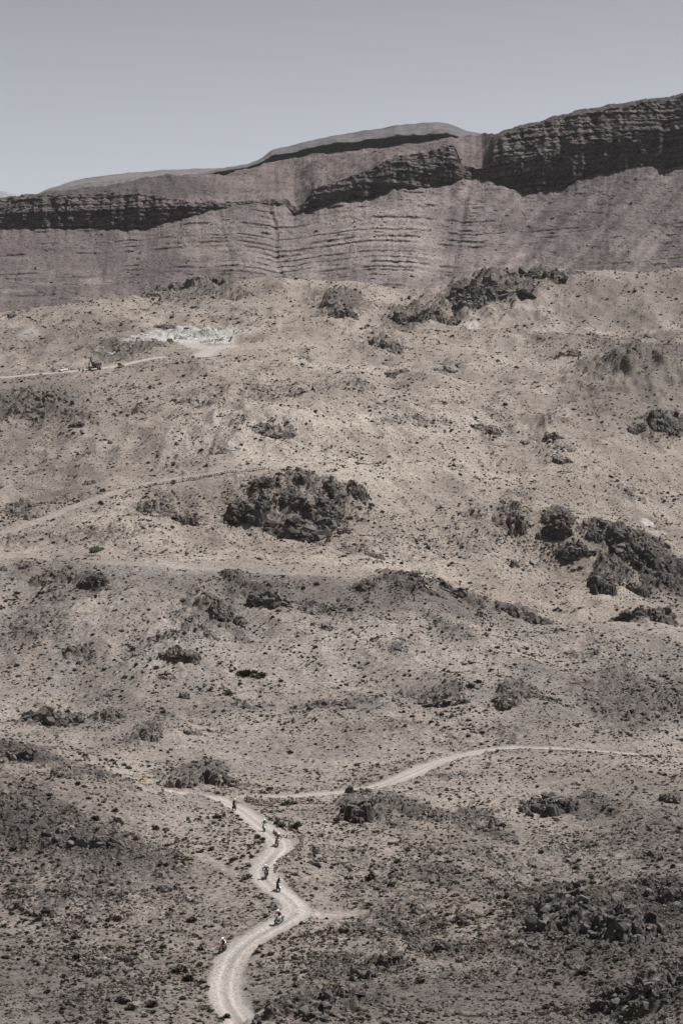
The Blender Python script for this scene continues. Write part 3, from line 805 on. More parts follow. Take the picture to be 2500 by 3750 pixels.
# hard beds: thin vertical risers that run round the slopes
dip = Zk - 0.012 * Xk + gnoise(Xk / 300, Zk * 0, 321) * 6 + gnoise(Xk / 40, Zk / 60, 322) * 0.8 + 5.5 * np.exp(-((mu[None, :] - 1022) / 110) ** 2) + 6.0 * np.exp(-((mu[None, :] - 1740) / 130) ** 2) - 3.0 * np.exp(-((mu[None, :] - 1330) / 180) ** 2) + (hsh(np.floor(mu / 23 + 1.5 * np.sin(mu / 61)).astype(np.int64), np.zeros(NM, np.int64), 9)[None, :] - .5) * 0.8 + fbm(Xk / 18, Zk / 9, 3, 323) * 1.1
zlev = []
zz = float(Zk[0].min())
r_ = np.random.default_rng(5)
while zz < Zk.max():
    zlev.append((zz, r_.uniform(0.8, 2.6), r_.uniform(-0.2, 0.40)))
    zz += r_.uniform(2.6, 8.5)
bedrock = np.zeros_like(Zk)
pres_u = fbm(mu[None, :] / 150 + 0 * Zk, Zk / 40, 4, 331, .6)
_, vk_ = project(Xk, Yk, Zk)
bedz = 0.42 * np.exp(-((mu[None, :] - 1250) / 480) ** 2 - ((vk_ - 910) / 110) ** 2) - 0.16 - 0.22 * sstep(1850, 2100, mu)[None, :]
for k, (zc, th, thr) in enumerate(zlev):
    s = (dip - zc) / th
    here = sstep(thr - 0.12, thr + 0.22, pres_u * 1.25 + 0.5 * gnoise(mu[None, :] / 110 + 0 * Zk, 0 * Zk + k * 3.7, 341) + bedz)
    wnd = np.clip(1 - np.abs(s - 0.5) / 2.2, 0, 1)
    slope_gain = np.where(inC, 2.1, 1.9)
    here = np.where(inC, np.maximum(here, 0.75), here)
    Yk = Yk + here * th * (0.75 + 0.9 * pres_u) * slope_gain * (0.5 - np.clip(s, 0, 1)) * wnd * (part < 2)
    bedrock = np.maximum(bedrock, here * (np.abs(s - 0.5) < 0.55))
rough = fbm(Xk / 30, Zk / 14, 3, 350, .6) * 2.6 + gnoise(Xk / 7, Zk / 4, 351) * 0.8 + gnoise(Xk / 2.4, Zk / 1.4, 352) * 0.7
Yk = Yk + np.where(inT, rough * 1.3, rough * 0.7)
bl = plates(Xk, Zk, 4.5, 361, .6) * 1.2 + plates(Xk * 1.0, Zk * 0.6, 12.0, 365, .6) * 1.9 - 1.4
Yk = Yk - np.where(inC, bl * 2.4, bl * 0.8 * (pres_u > .05))
Zk = Zk + np.where(part == 2, fbm(Xk / 30, Yk / 40, 5, 371, .6) * 4.5 + (ridged(Xk / 22, Yk / 60, 3, 373) - .4) * 1.6, 0)

MAUVE, MAUVE2, BUFF, CLIFF, BROWN = C(.110, .091, .092), C(.176, .149, .146), C(.290, .250, .222), C(.040, .034, .036), C(.080, .062, .060)
def mcol(X, Y, Zz):
    run = 0.40 * fbm((X + 0.35 * Zz) / 30, Zz / 90, 2, 381, .5) + 0.95 * fbm(X / 45, Zz / 30, 5, 388, .65)
    c = lerp(np.broadcast_to(MAUVE, X.shape + (3,)), MAUVE2, np.clip(0.5 + 1.4 * run, 0, 1))
    u = mu[None, :] + 0 * X; _, v = project(X, Y, Zz)
    pale = np.zeros_like(X)
    for (cu, cv, ru, rv, k0) in [(1380,860,260,120,.55),(1500,960,160,60,.55),(1130,980,150,40,.35),(1800,960,120,50,.3),(2300,900,130,50,.3),(760,880,170,110,.45),(900,960,150,50,.45),(350,1030,70,14,.95),(200,1042,110,10,.7),(60,1065,90,10,.6),(400,1100,90,24,.85),(180,1092,250,4,.4),(1900,930,40,16,.5),(1000,760,60,40,.35),(1720,720,50,80,.3),(1560,740,120,40,.25)]:
        d = np.sqrt(((u - cu) / ru) ** 2 + ((v - cv) / rv) ** 2) + 0.28 * run + 0.28 * pres_u
        pale = np.maximum(pale, k0 * (1 - sstep(0.5, 1.15, d)))
    strip = np.clip(0.5 + 1.6 * gnoise(dip / 6.5, X / 400, 383), 0, 1)
    c = lerp(c, BUFF, pale * (0.35 + 0.65 * strip) * inT)
    c = lerp(c, c * 0.80, 0.5 * np.clip(gnoise(dip / 14, X / 700, 384) * 1.5, 0, 1) * inT)
    chute = np.clip(fbm((u + 0.9 * (v - 700)) / 42, v / 900, 2, 389, .5) * 1.8, -1, 1) * sstep(1500, 1900, u)
    c = c * (1 + 0.30 * chute * inT)[..., None]
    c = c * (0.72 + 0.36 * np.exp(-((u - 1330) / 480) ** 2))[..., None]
    c = lerp(c, np.broadcast_to(CLIFF, X.shape + (3,)), 0.85 * bedrock * inT)
    cc = lerp(np.broadcast_to(CLIFF, X.shape + (3,)), BROWN, np.clip(0.35 + 1.2 * fbm(X / 20, Zz / 8, 3, 385), 0, 1))
    cc = cc * (0.55 + 1.1 * np.clip(0.5 + 1.5 * gnoise(dip / 2.6, X / 260, 392) + 0.6 * gnoise(dip / 7.0, X / 400, 393), 0, 1))[..., None]
    gz_ = np.abs(np.gradient(Y, axis=0)) / (np.abs(np.gradient(Zz, axis=0)) + 1e-3)
    cc = lerp(cc, MAUVE * 1.05, 0.85 * sstep(0.55, 1.25, gz_) * np.clip(0.7 + run, 0, 1))        # debris on the benches
    c = np.where((part == 1)[..., None], cc, c)
    top = lerp(np.broadcast_to(C(.088, .071, .071), X.shape + (3,)), C(.140, .115, .111), np.clip(0.55 + 1.2 * fbm(X / 60, Y / 90, 3, 386), 0, 1))
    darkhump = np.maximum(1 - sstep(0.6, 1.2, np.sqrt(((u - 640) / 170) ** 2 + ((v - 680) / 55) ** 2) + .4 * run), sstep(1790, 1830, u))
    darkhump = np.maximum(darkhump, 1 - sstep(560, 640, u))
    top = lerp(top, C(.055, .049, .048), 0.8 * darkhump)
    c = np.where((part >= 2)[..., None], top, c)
    return c
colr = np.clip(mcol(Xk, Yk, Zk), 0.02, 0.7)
n, m = Yk.shape
j, i = np.meshgrid(np.arange(n - 1), np.arange(m - 1), indexing='ij'); q = j * m + i
Q = np.stack([q, q + 1, q + m + 1, q + m], -1).reshape(-1, 4)
tag(link('mountain', quads_mesh('mountain', np.stack([Xk, Yk, Zk], -1).reshape(-1, 3), Q, [M_mountain], False, colr.reshape(-1, 3))),
    'long banded table mountain with dark cliffs above scree slopes', kind='structure')

# farther ridges
def ridge(name, label, ku, kv, y0, base_v, beds, c0, c1, seed):
    uu = np.linspace(ku[0], ku[-1], 300)
    sk2 = pchip(ku, np.array(kv, float), uu) + gnoise(uu / 30, uu * 0, seed) * 1.0 + gnoise(uu / 8, uu * 0, seed + 1) * 0.5
    nrow = 70
    s = np.linspace(0, 1, nrow)[:, None]
    V = base_v + (sk2 - base_v)[None, :] * s
    Y = y0 + 500 * s + 0 * V
    # cliff beds: depth gained in steps
    for (b0, b1, g) in beds:
        Y = Y + g * (sstep(b0, b1, s + 0.02 * gnoise(uu[None, :] / 60 + 0 * V, 0 * V, seed + 2)) - s)
    Tt = v_to_t(V); Zm = Y * Tt
    Y = Y + gnoise(Y * (uu[None, :] - 1250) / F / 50, Zm / 60, seed + 3) * 14 + gnoise(Y * (uu[None, :] - 1250) / F / 14, Zm / 14, seed + 5) * 4
    Y = np.concatenate([Y, Y[-1:] + 300, Y[-1:] + 900]); Zm = np.concatenate([Zm, Zm[-1:] - 6, Zm[-1:] - 300])
    Xm = Y * (uu[None, :] - 1250) / F
    cc = lerp(np.broadcast_to(c0, Xm.shape + (3,)), c1, np.clip(0.5 + 1.3 * fbm(Xm / 70, Zm / 16, 4, seed + 4), 0, 1))
    for (b0, b1, g) in beds:
        sb = np.concatenate([s + 0 * V, np.ones((2, len(uu)))])
        if g < 0: cc = lerp(cc, C(.075, .072, .08), 0.8 * sstep(-.35, .15, fbm(Xm / 60, Zm / 12, 3, seed + 8)) * ((sb > b0) & (sb < b1)))
    n, m = Xm.shape
    j, i = np.meshgrid(np.arange(n - 1), np.arange(m - 1), indexing='ij'); q = j * m + i
    Q = np.stack([q, q + 1, q + m + 1, q + m], -1).reshape(-1, 4)
    tag(link(name, quads_mesh(name, np.stack([Xm, Y, Zm], -1).reshape(-1, 3), Q, [M_mountain], False, cc.reshape(-1, 3))), label, kind='structure')
ridge('far_ridge', 'hazy flat-topped ridge with stepped cliff bands behind the mountain',
      [400, 700, 830, 900, 960, 1000, 1050, 1130, 1300, 1450, 1560, 1610, 1650, 1690, 1720, 1790, 2000, 2400],
      [690, 642, 613, 600, 574, 547, 534, 515, 482, 463, 452, 450, 455, 470, 480, 486, 500, 520], 3400, 720,
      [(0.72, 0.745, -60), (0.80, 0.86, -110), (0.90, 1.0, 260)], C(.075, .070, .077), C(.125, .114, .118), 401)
ridge('distant_ridge', 'low rounded pale ridge far behind the left end of the mountain',
      [-400, 0, 130, 180, 240, 300, 400, 600, 760, 830, 1000, 1300], [800, 760, 712, 690, 668, 653, 641, 622, 617, 613, 606, 600], 4700, 760,
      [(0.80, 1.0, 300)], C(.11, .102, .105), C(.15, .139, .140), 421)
ridge('horizon_hill', 'faint blue hill on the horizon at the left edge',
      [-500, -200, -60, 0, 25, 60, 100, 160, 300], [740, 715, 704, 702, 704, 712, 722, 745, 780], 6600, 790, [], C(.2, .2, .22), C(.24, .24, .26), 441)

# ------------------------------------------------------------------ rock outcrops: each a block-jointed body of its own standing out of the slope
ROCKS = []
def outcrop(u, vb, wpx, hpx, label, seed, tone=0.5, deep=0.8, group=None, name='rock_outcrop', blocky=1.0):
    p = at(u, vb)
    k = p.y / F
    W, H = wpx * k, hpx * k
    g = max(0.10, (vb - project(0, p.y + 6, float(ground_z(p.x * (p.y + 6) / p.y, p.y + 6)))[1]) * k / 6)
    D = float(np.clip(0.62 * H / g, 0.45 * W, 1.7 * W))
    rise = max(0.0, (vb - project(0, p.y + D, float(ground_z(p.x * (p.y + D) / p.y, p.y + D)))[1]) * k)
    h = float(np.clip(H - 0.85 * rise, (0.46 if deep >= .8 else 0.24) * H, (0.72 if deep >= .8 else 0.50) * H))
    nx = int(np.clip(wpx / 3.67 * 1.5, 26, 110)); ny = int(np.clip(nx * 0.95, 22, 90))
    s, t = np.meshgrid(np.linspace(-1, 1, nx), np.linspace(-1, 1, ny))
    t = np.sign(t) * np.abs(t) ** 0.9
    X = p.x + s * W / 2 * 1.18; Y = p.y + D * 0.48 + t * D / 2 * 1.18
    c1 = min(max(W * 0.24, 1.2), 9.0)
    rg = 1 + 0.55 * fbm(X / W * 2.2, Y / D * 2.2, 4, seed) + 0.16 * gnoise(X / W * 9, Y / D * 9, seed + 9)
    r = (np.abs(s * 1.18) ** 2.3 + np.abs(t * 1.18) ** 2.3) ** (1 / 2.3) * rg
    env = 1 - sstep(0.50, 1.02, r + 0.55 * np.clip(gnoise(X / c1 / 1.5, Y / c1 / 2.6, seed + 12), -0.3, 1) + 0.12 * gnoise(X / W * 14, Y / D * 14, seed + 11))
    crown = np.clip(0.80 + 0.55 * fbm(X / W * 1.7, Y / D * 1.7, 3, seed + 20), 0.25, 1.25)
    # joints run obliquely through the rock
    cs, sn = math.cos(0.5 + seed), math.sin(0.5 + seed)
    Xj, Yj = (X * cs + Y * sn) * 0.6, (-X * sn + Y * cs)
    if abs(sn) > 0.75: Xj, Yj = X * 0.55 + Y * 0.2, Y - X * 0.15
    c1 = min(max(W * 0.24, 1.2), 9.0)
    pl = 0.62 * plates(Xj, Yj, c1, seed + 30, 0.55) + 0.30 * plates(Xj, Yj, c1 * 0.42, seed + 40, 0.6) + 0.08 * plates(X, Y, max(c1 * 0.2, W / nx * 3), seed + 50, 0.8)
    gz = ground_z(X, Y)
    amp = min(0.85 * h, 0.62 * c1)
    Zr = gz + env * (h * crown * 0.62 + amp * (pl - 0.25) * blocky * 1.15) - (1 - sstep(0.0, 0.12, env)) * (0.35 + 0.08 * h)
    V = np.stack([X, Y, Zr], -1).reshape(-1, 3)
    j, i = np.meshgrid(np.arange(ny - 1), np.arange(nx - 1), indexing='ij'); q = j * nx + i
    Q = np.stack([q, q + 1, q + nx + 1, q + nx], -1).reshape(-1, 4)
    below = (Zr < gz - 0.05).reshape(-1)
    Q = Q[~below[Q].all(1)]
    if len(Q) < 10: return None
    shade = np.clip(-0.05 + 1.25 * pl + 0.5 * gnoise(X / c1 / 1.5, Y / c1 / 1.5, seed + 60), 0, 1).reshape(-1)  # tone varies by block, painting lit and dark faces into the colour
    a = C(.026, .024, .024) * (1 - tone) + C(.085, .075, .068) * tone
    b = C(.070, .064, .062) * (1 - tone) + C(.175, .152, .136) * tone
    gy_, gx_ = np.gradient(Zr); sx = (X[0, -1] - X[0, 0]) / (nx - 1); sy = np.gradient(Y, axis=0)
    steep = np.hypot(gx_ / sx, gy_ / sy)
    lit_dust = (1 - sstep(0.55, 1.5, steep)) * np.clip(0.60 + 1.1 * gnoise(X / c1, Y / c1, seed + 70), 0, 1)      # sand on the ledges, also painting sunlit tops into the tint
    rb_ = np.random.default_rng(seed)
    jb, ib = np.nonzero((env > 0.22)); nb = int(np.clip(wpx * hpx / 130.0, 5, 110)); qb = rb_.integers(0, len(jb), nb) if len(jb) else []
    for q_ in qb:
        sb_ = float(np.clip(rb_.lognormal(0, .5), .4, 2.2)) * c1 * 0.24
        ROCKS.append((X[jb[q_], ib[q_]], Y[jb[q_], ib[q_]], Zr[jb[q_], ib[q_]] - 0.25 * sb_, sb_))
    V -= np.array(p)
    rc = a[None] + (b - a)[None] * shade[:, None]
    rc = rc + (C(.225, .198, .178)[None] - rc) * (np.clip(0.22 + 1.9 * tone, 0, 0.92) * lit_dust.reshape(-1))[:, None]
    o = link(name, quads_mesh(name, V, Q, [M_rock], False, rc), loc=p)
    return tag(o, label, 'rock outcrop', group or 'dark rock outcrops on the slopes')

OUT = [
 # the dome in the middle
 (900,1922,175,112,'big dark left-hand face of the rocky dome in the middle of the hillside',.15,.7),(1110,1978,262,84,'long lowest dark ledge along the foot of the rocky dome',.25,.5),
 (1170,1902,180,76,'dark broken shelf halfway up the right side of the rocky dome',.2,.6),(1068,1848,120,66,'jointed dark block in the centre of the rocky dome',.2,.7),
 (965,1800,108,62,'slanting dark rib at the upper left of the rocky dome',.25,.8),(1210,1824,66,78,'small upright dark tower right of the dome centre',.2,.8),
 (1313,1834,84,78,'dark crag at the right end of the rocky dome',.2,.8),(1100,1776,54,30,'little dark knob near the top of the rocky dome',.25,.8),(1090,1738,170,24,'thin broken rim of rock along the top of the rocky dome',.45,.6),
 (1255,1960,60,40,'dark lump below the right flank of the rocky dome',.3,.7),
 (683,1923,112,40,'dark shadowed block standing alone left of the rocky dome',.2,.6),(540,1880,110,30,'low row of dark rocks beyond the left of the lone block',.35,.6),
 # right-hand crags
 (2033,1980,152,100,'massive dark crag with a sheer front at the left end of the right-hand cliffs',.15,.8),(2166,1988,66,50,'dark tooth of rock right of the massive crag',.2,.8),
 (2108,2054,125,95,'stepped grey rocks just below the massive crag',.35,.6),(2308,2062,190,98,'wide jointed cliff band in the middle of the right-hand cliffs',.2,.5),
 (2216,2178,100,112,'black shadowed tower below the wide cliff band',.1,.8),(2345,2188,90,60,'dark buttress right of the black shadowed tower',.15,.8),
 (2440,2138,130,75,'dark overhanging rock at the right edge under the wide cliff band',.1,.7),(2385,2278,230,86,'broken dark ground rocks at the bottom of the right-hand cliffs',.2,.5),
 (1902,1958,76,100,'lighter grey cracked hump left of the massive crag',.5,.8),(1886,2086,34,46,'small dark pinnacle on the slope below the lighter hump',.2,.8),
 (1380,2050,80,30,'dark rocks at the tail of the dome slope',.3,.7),
 # grey ridge
 (335,2158,112,55,'dark knobbly outcrop on the top left of the grey ridge',.15,.7),(163,2146,90,30,'flat dark rock left of the knobbly outcrop',.25,.7),(92,2088,48,26,'small dark rock near the left end of the ridge crest',.3,.7),
 (990,2228,190,66,'long dark slanting outcrop across the middle of the grey ridge',.25,.5),(1140,2250,90,36,'dark rock trailing off right of the slanting outcrop',.3,.6),
 (800,2272,130,60,'humped dark rocks left of the slanting outcrop',.25,.6),(880,2292,60,34,'round dark rock below the humped rocks',.25,.8),(745,2306,60,40,'brownish rocks above the pale gully',.4,.7),(775,2340,70,30,'brown ledge in the pale gully',.45,.6),
 (565,2350,70,26,'low brown ledge on the pale knoll of the grey ridge',.5,.6),(660,2425,140,58,'slabby brown rocks on the front of the pale knoll',.5,.6),(285,2390,90,40,'grey slabs left of the pale knoll',.45,.6),
 (1195,2312,46,30,'single dark rock on the right of the grey ridge',.2,.8),(610,2490,70,28,'heap of pale broken rock below the knoll',.55,.7),(670,2560,46,36,'grey block low on the grey ridge',.4,.8),
 (1340,2165,100,44,'dark rocks where the grey ridge meets the palm slope',.3,.6),(1540,2160,180,38,'left part of the dark band right of the dwarf palm',.3,.5),(1700,2200,160,40,'middle part of the dark band descending to the right',.3,.5),(1930,2280,180,50,'lower part of the dark band descending to the right',.3,.5),
 # behind the side track
 (1630,2590,150,48,'low reddish dark rocks above the side track',.4,.5),(1860,2600,130,60,'brown rocky knoll above the right part of the side track',.4,.6),(2010,2570,80,26,'scattered dark ledge right of the brown knoll',.35,.6),(2180,2570,70,24,'small ledge on the dark gravel slope at right',.3,.6),
 (180,2655,210,50,'long dark rock ledge at the left under the grey ridge',.25,.5),(415,2640,90,34,'dark rounded rocks right of the long ledge',.3,.7),(1200,2596,190,20,'thin dark ledge across the middle slope',.35,.4),(920,2598,150,16,'thin dark ledge left of the middle slope ledge',.35,.4),
 (545,2712,90,52,'pile of big rounded boulders above the road cutting',.25,.8),(700,2690,80,30,'grey rocks behind the road cutting',.4,.6),
 # the road cutting and the left crest
 (655,2888,110,70,'dark broken rocks at the left end of the road cutting',.25,.6),(800,2886,130,95,'tall reddish cut rock face above the winding track',.45,.45),(790,2806,110,44,'dark spiky rocks on top of the road cutting',.2,.6),(900,2896,70,26,'grey rock rib between the two tracks',.35,.7),
 (70,2790,150,48,'dark rock crest at the left edge of the near left hill',.2,.6),(230,2850,110,46,'rounded dark slab on the crest of the near left hill',.3,.6),(470,2892,100,22,'low grey rocks along the crest of the near left hill',.35,.6),
 # boulder crag beside the riders
 (1310,3010,150,118,'tall dark boulder crag beside the wall right of the riders',.15,.8),(1385,2944,70,42,'dark block leaning on the back of the boulder crag',.2,.8),(1448,2948,70,32,'low dark block right of the boulder crag',.25,.8),
 (1570,2990,140,60,'dark chain of rocks trailing right from the boulder crag',.2,.6),(1640,3012,120,36,'lower rocks of the trailing chain',.3,.5),(1790,3040,140,34,'far end of the trailing rock chain',.35,.5),
 (2010,2995,190,86,'dark flat-topped rocks in the middle of the right slope',.25,.6),(2470,2945,90,66,'dark rocks at the right edge above the rock slab',.2,.7),(2000,3062,90,20,'low dark ledge under the flat-topped rocks',.3,.6),
 # lower right
 (2080,3400,260,165,'huge smooth dark slab at the lower right',.12,.55),(2300,3440,230,170,'broad dark slab with cracks right of the huge slab',.15,.55),(2450,3310,130,80,'black shadowed rocks at the right edge above the slabs',.1,.7),(1860,3300,120,40,'dark rock shoulder left of the huge slab',.25,.6),
 (1260,3422,110,40,'dark rib of rock beside the bend of the track',.3,.6),(1390,3430,120,40,'dark ledge right of the rib at the bend',.3,.6),(1520,3440,110,46,'dark ledge farther right of the bend',.3,.6),(1700,3390,90,50,'angular dark rocks on the lower right slope',.3,.7),
 (1640,3500,160,60,'cracked dark outcrop in the middle of the lower right slope',.3,.6),(1330,3590,130,56,'dark shadowed hollow rocks on the lower slope',.15,.6),(1230,3660,150,80,'black rocks below the hollow at the bottom',.1,.6),(1420,3540,140,70,'broken grey outcrop above the hollow',.35,.6),
 (1000,3742,190,60,'black rock in the bottom foreground beside the track',.15,.5),(1180,3740,170,60,'dark foreground rock right of the black rock',.2,.5),(2250,3690,130,110,'dark foreground knoll at the bottom right',.2,.6),(2400,3640,180,120,'dark rocky crest in the bottom right corner',.2,.5),(1900,3480,110,40,'dark stones on the slope under the huge slab',.3,.6),
 (1530,3350,60,30,'low dark rock above the spur track',.35,.7),
 # left slope
 (230,3045,110,42,'grey slab high on the near left slope',.35,.6),(350,3110,230,56,'long dark slab down the near left slope',.2,.45),(150,3090,180,40,'dark streak of bedrock at the left of the near slope',.25,.5),(360,3220,110,40,'dark ledge in the middle of the near left slope',.3,.6),(600,3270,110,32,'grey ledge left of the riders on the left slope',.35,.6),
 (130,3360,130,34,'dark ledge at the left edge of the lower left slope',.3,.6),(700,3310,100,34,'grey ledge close to the left of the track',.35,.6),(360,3530,110,40,'grey mound on the lower left slope',.4,.6),(480,3530,90,36,'second grey mound right of the first on the lower left',.4,.6),(490,3690,130,34,'dark rock below the dry stone wall at the lower left',.3,.6),(60,3270,110,30,'dark rocks at the left edge',.3,.6),
 # upper hillside
 (1800,1100,260,60,'long dark crag high on the right under the mountain',.25,.5),(1720,1140,150,46,'dark rocks below the long high crag',.3,.6),(1980,1030,230,32,'dark rocky rim on the skyline of the near hills',.25,.5),(1255,1170,110,56,'dark cluster of crags above the middle of the hillside',.2,.7),(1210,1120,90,26,'low crag above the dark cluster',.35,.6),
 (1480,1190,120,50,'dark left end of the grey crag belt',.3,.6),(1600,1180,140,50,'pale grey slab in the crag belt',.75,.6),(1420,1290,120,60,'grey rounded rocks below the crag belt',.5,.6),(1450,1376,90,26,'grey ledge by the pale track',.5,.6),(1640,1366,90,20,'dark ledge right of the pale track',.35,.6),
 (2070,1310,140,24,'dark ledge on the saddle at right',.3,.5),(2180,1245,110,26,'dark rock on the right hillside above the saddle',.3,.6),(2380,1240,70,20,'small dark rock at right above the saddle',.3,.7),(2430,1590,110,84,'dark double boulder outcrop at the right edge',.15,.8),(2330,1600,80,46,'grey rock left of the double boulder',.45,.8),
 (1805,1600,70,36,'pale grey boulder on the right middle slope',.65,.8),(1750,1580,60,26,'pale flat rock left of the pale grey boulder',.7,.7),(2022,1616,70,46,'pale grey boulder with dark left side on the right slope',.55,.8),(1925,1632,40,22,'small pale rock between the two pale boulders',.6,.8),(2055,1705,80,40,'low pinkish rock under the pale boulders',.6,.7),
 (640,1066,120,60,'dark front of the grey knoll on the left under the mountain',.3,.7),(740,1046,150,56,'smooth grey slab of the knoll under the mountain',.55,.6),(840,1030,90,40,'dark right end of the grey knoll',.35,.7),(560,1090,90,40,'dark foot of the grey knoll',.25,.7),(1180,990,80,22,'grey hummock at the foot of the mountain',.55,.7),(1300,1005,120,34,'pale green grey knoll at the foot of the mountain',.6,.6),
 (40,1165,50,34,'black rock at the left edge beneath the mountain',.1,.8),(450,1280,90,30,'dark bushy rocks left of the quarry',.25,.6),(365,1290,60,24,'dark rocks above the excavator',.3,.7),(600,1205,90,24,'dark rock bank at the left of the quarry',.25,.6),
 (100,1540,120,60,'dark crags at the left edge of the middle hillside',.2,.6),(170,1470,130,36,'upper dark crags at the left edge',.3,.6),(285,1570,64,30,'single dark rock right of the left crags',.2,.7),(65,1885,54,34,'dark rock beside the hill track at left',.2,.8),(215,1835,80,26,'pale rocks above the hill track',.55,.6),(330,1780,60,24,'pale broken rock over the hill track',.6,.7),(110,1900,60,24,'grey rock right of the dark one by the hill track',.5,.7),
 (820,1665,90,20,'dark stones on the brow above the hill track',.4,.6),(990,1600,150,24,'pale stony brow in the middle hillside',.55,.5),(940,1425,110,24,'low dark rocks in the middle of the upper hillside',.4,.6),(1110,1440,90,20,'low rocks right of the middle of the upper hillside',.4,.6),
]
OUT_XY = []
for n_, (u, vb, wpx, hpx, lab, tone, deep) in enumerate(OUT):
    o = outcrop(u, vb, wpx, hpx, lab, 1000 + 70 * n_, tone, deep)
    if o: OUT_XY.append((o.location.x, o.location.y + wpx * o.location.y / F * deep * .5, wpx * o.location.y / F * 0.5))

# ------------------------------------------------------------------ scattered stones and shrubs
SRC = {}
def src_coll(nm):
    c = bpy.data.collections.new(nm); COL.children.link(c); return c

def hull_mesh(name, mat, seed, flat=0.75, n=16):
    rr = random.Random(seed); bm = bmesh.new()
    for k in range(n):
        v = Vector((rr.gauss(0, 1), rr.gauss(0, 1), rr.gauss(0, 1))).normalized() * rr.uniform(0.75, 1.05)
        bm.verts.new((v.x * rr.uniform(.85, 1.05), v.y * 0.85, v.z * flat))
    r = bmesh.ops.convex_hull(bm, input=bm.verts[:])
    bmesh.ops.delete(bm, geom=[e for e in r['geom_interior'] if isinstance(e, bmesh.types.BMVert)], context='VERTS')
    bmesh.ops.recalc_face_normals(bm, faces=bm.faces[:])
    me = bpy.data.meshes.new(name); bm.to_mesh(me); bm.free()
    me.materials.append(mat); return me

def bush_mesh(name, leaf, seed, blades=110, spread=1.0, tall=0.8, width=0.085, core=0.62):
    rr = random.Random(seed); b = MB()
    # twiggy heart
    b.ball((0, 0, tall * 0.30), (core * spread * 0.75, core * spread * 0.75, tall * 0.48), 8, 5, 1)
    for i in range(len(b.v)):
        v = Vector(b.v[i]); k = 1 + rr.uniform(-.22, .22); b.v[i] = (v.x * k, v.y * k, max(v.z, -0.1))
    for k in range(blades):
        th = rr.uniform(0, 2 * math.pi); e = math.asin(rr.uniform(0.05, 1.0) ** 0.8)
        L = rr.uniform(0.75, 1.1)
        d = Vector((math.cos(th) * math.cos(e) * spread, math.sin(th) * math.cos(e) * spread, math.sin(e) * tall)) * L
        base = d * rr.uniform(0.25, 0.6) + Vector((rr.uniform(-.1, .1), rr.uniform(-.1, .1), 0))
        sd = Vector((rr.uniform(-1, 1), rr.uniform(-1, 1), rr.uniform(-.6, .6))).normalized() * width * rr.uniform(.7, 1.6)
        b.add([base - sd, base + sd, d + sd * 0.4, d - sd * 0.4], [(0, 1, 2, 3)], 0)
    me = bpy.data.meshes.new(name); me.from_pydata(b.v, [], b.f)
    me.materials.append(leaf); me.materials.append(leaf)
    me.polygons.foreach_set('material_index', b.m); me.update()
    return me

STONE = [hull_mesh('stone', M_stone, 40 + k, 0.55 + 0.08 * k) for k in range(5)]
DSTONE = [hull_mesh('boulder', M_darkstone, 60 + k, 0.6 + 0.08 * k, 18) for k in range(6)]
WSTONE = [hull_mesh('rubble', M_palestone, 80 + k, 0.6 + 0.08 * k, 12) for k in range(4)]
SCRUB = [bush_mesh('shrub', M_scrub, 90 + k, 120, 1.0, (0.7, 0.9, 0.6, 0.8)[k]) for k in range(4)]
STRAW = [bush_mesh('grass_tuft', M_straw, 100 + k, 110, 0.9, (0.9, 0.7, 1.0)[k], 0.06, 0.5) for k in range(3)]
GREEN = [bush_mesh('bush', M_green, 110 + k, 150, 1.0, (0.85, 0.7, 1.0)[k], 0.10) for k in range(3)]

def d_quarry(j, i): return HEAP[j, i]
def scatter(n, dens, seed):
    """random spots on the visible ground; dens(j, i arrays) -> keep probability"""
    r = np.random.default_rng(seed)
    fj = r.uniform(8, NR - 9, n * 5); fi = r.uniform(1, NA - 2, n * 5)
    if dens is d_quarry:
        jj_, ii_ = np.nonzero(HEAP > 0.15); q_ = r.integers(0, len(jj_), n * 2)
        fj = jj_[q_] + r.uniform(0, .99, n * 2); fi = ii_[q_] + r.uniform(0, .99, n * 2)
    j = fj.astype(int); i = fi.astype(int)
    y = yr[j] + (fj - j) * (yr[j + 1] - yr[j]); x = (av[i] + (fi - i) * (av[1] - av[0])) * y
    p = dens(j, i) * (road_m[j, i] < 0.25)
    ok = (r.uniform(0, 1, len(p)) < p) & (SV[j, i] <= VMIN[j, i] + 12)
    x, y = x[ok][:n], y[ok][:n]
    return x, y, j[ok][:n], i[ok][:n], r

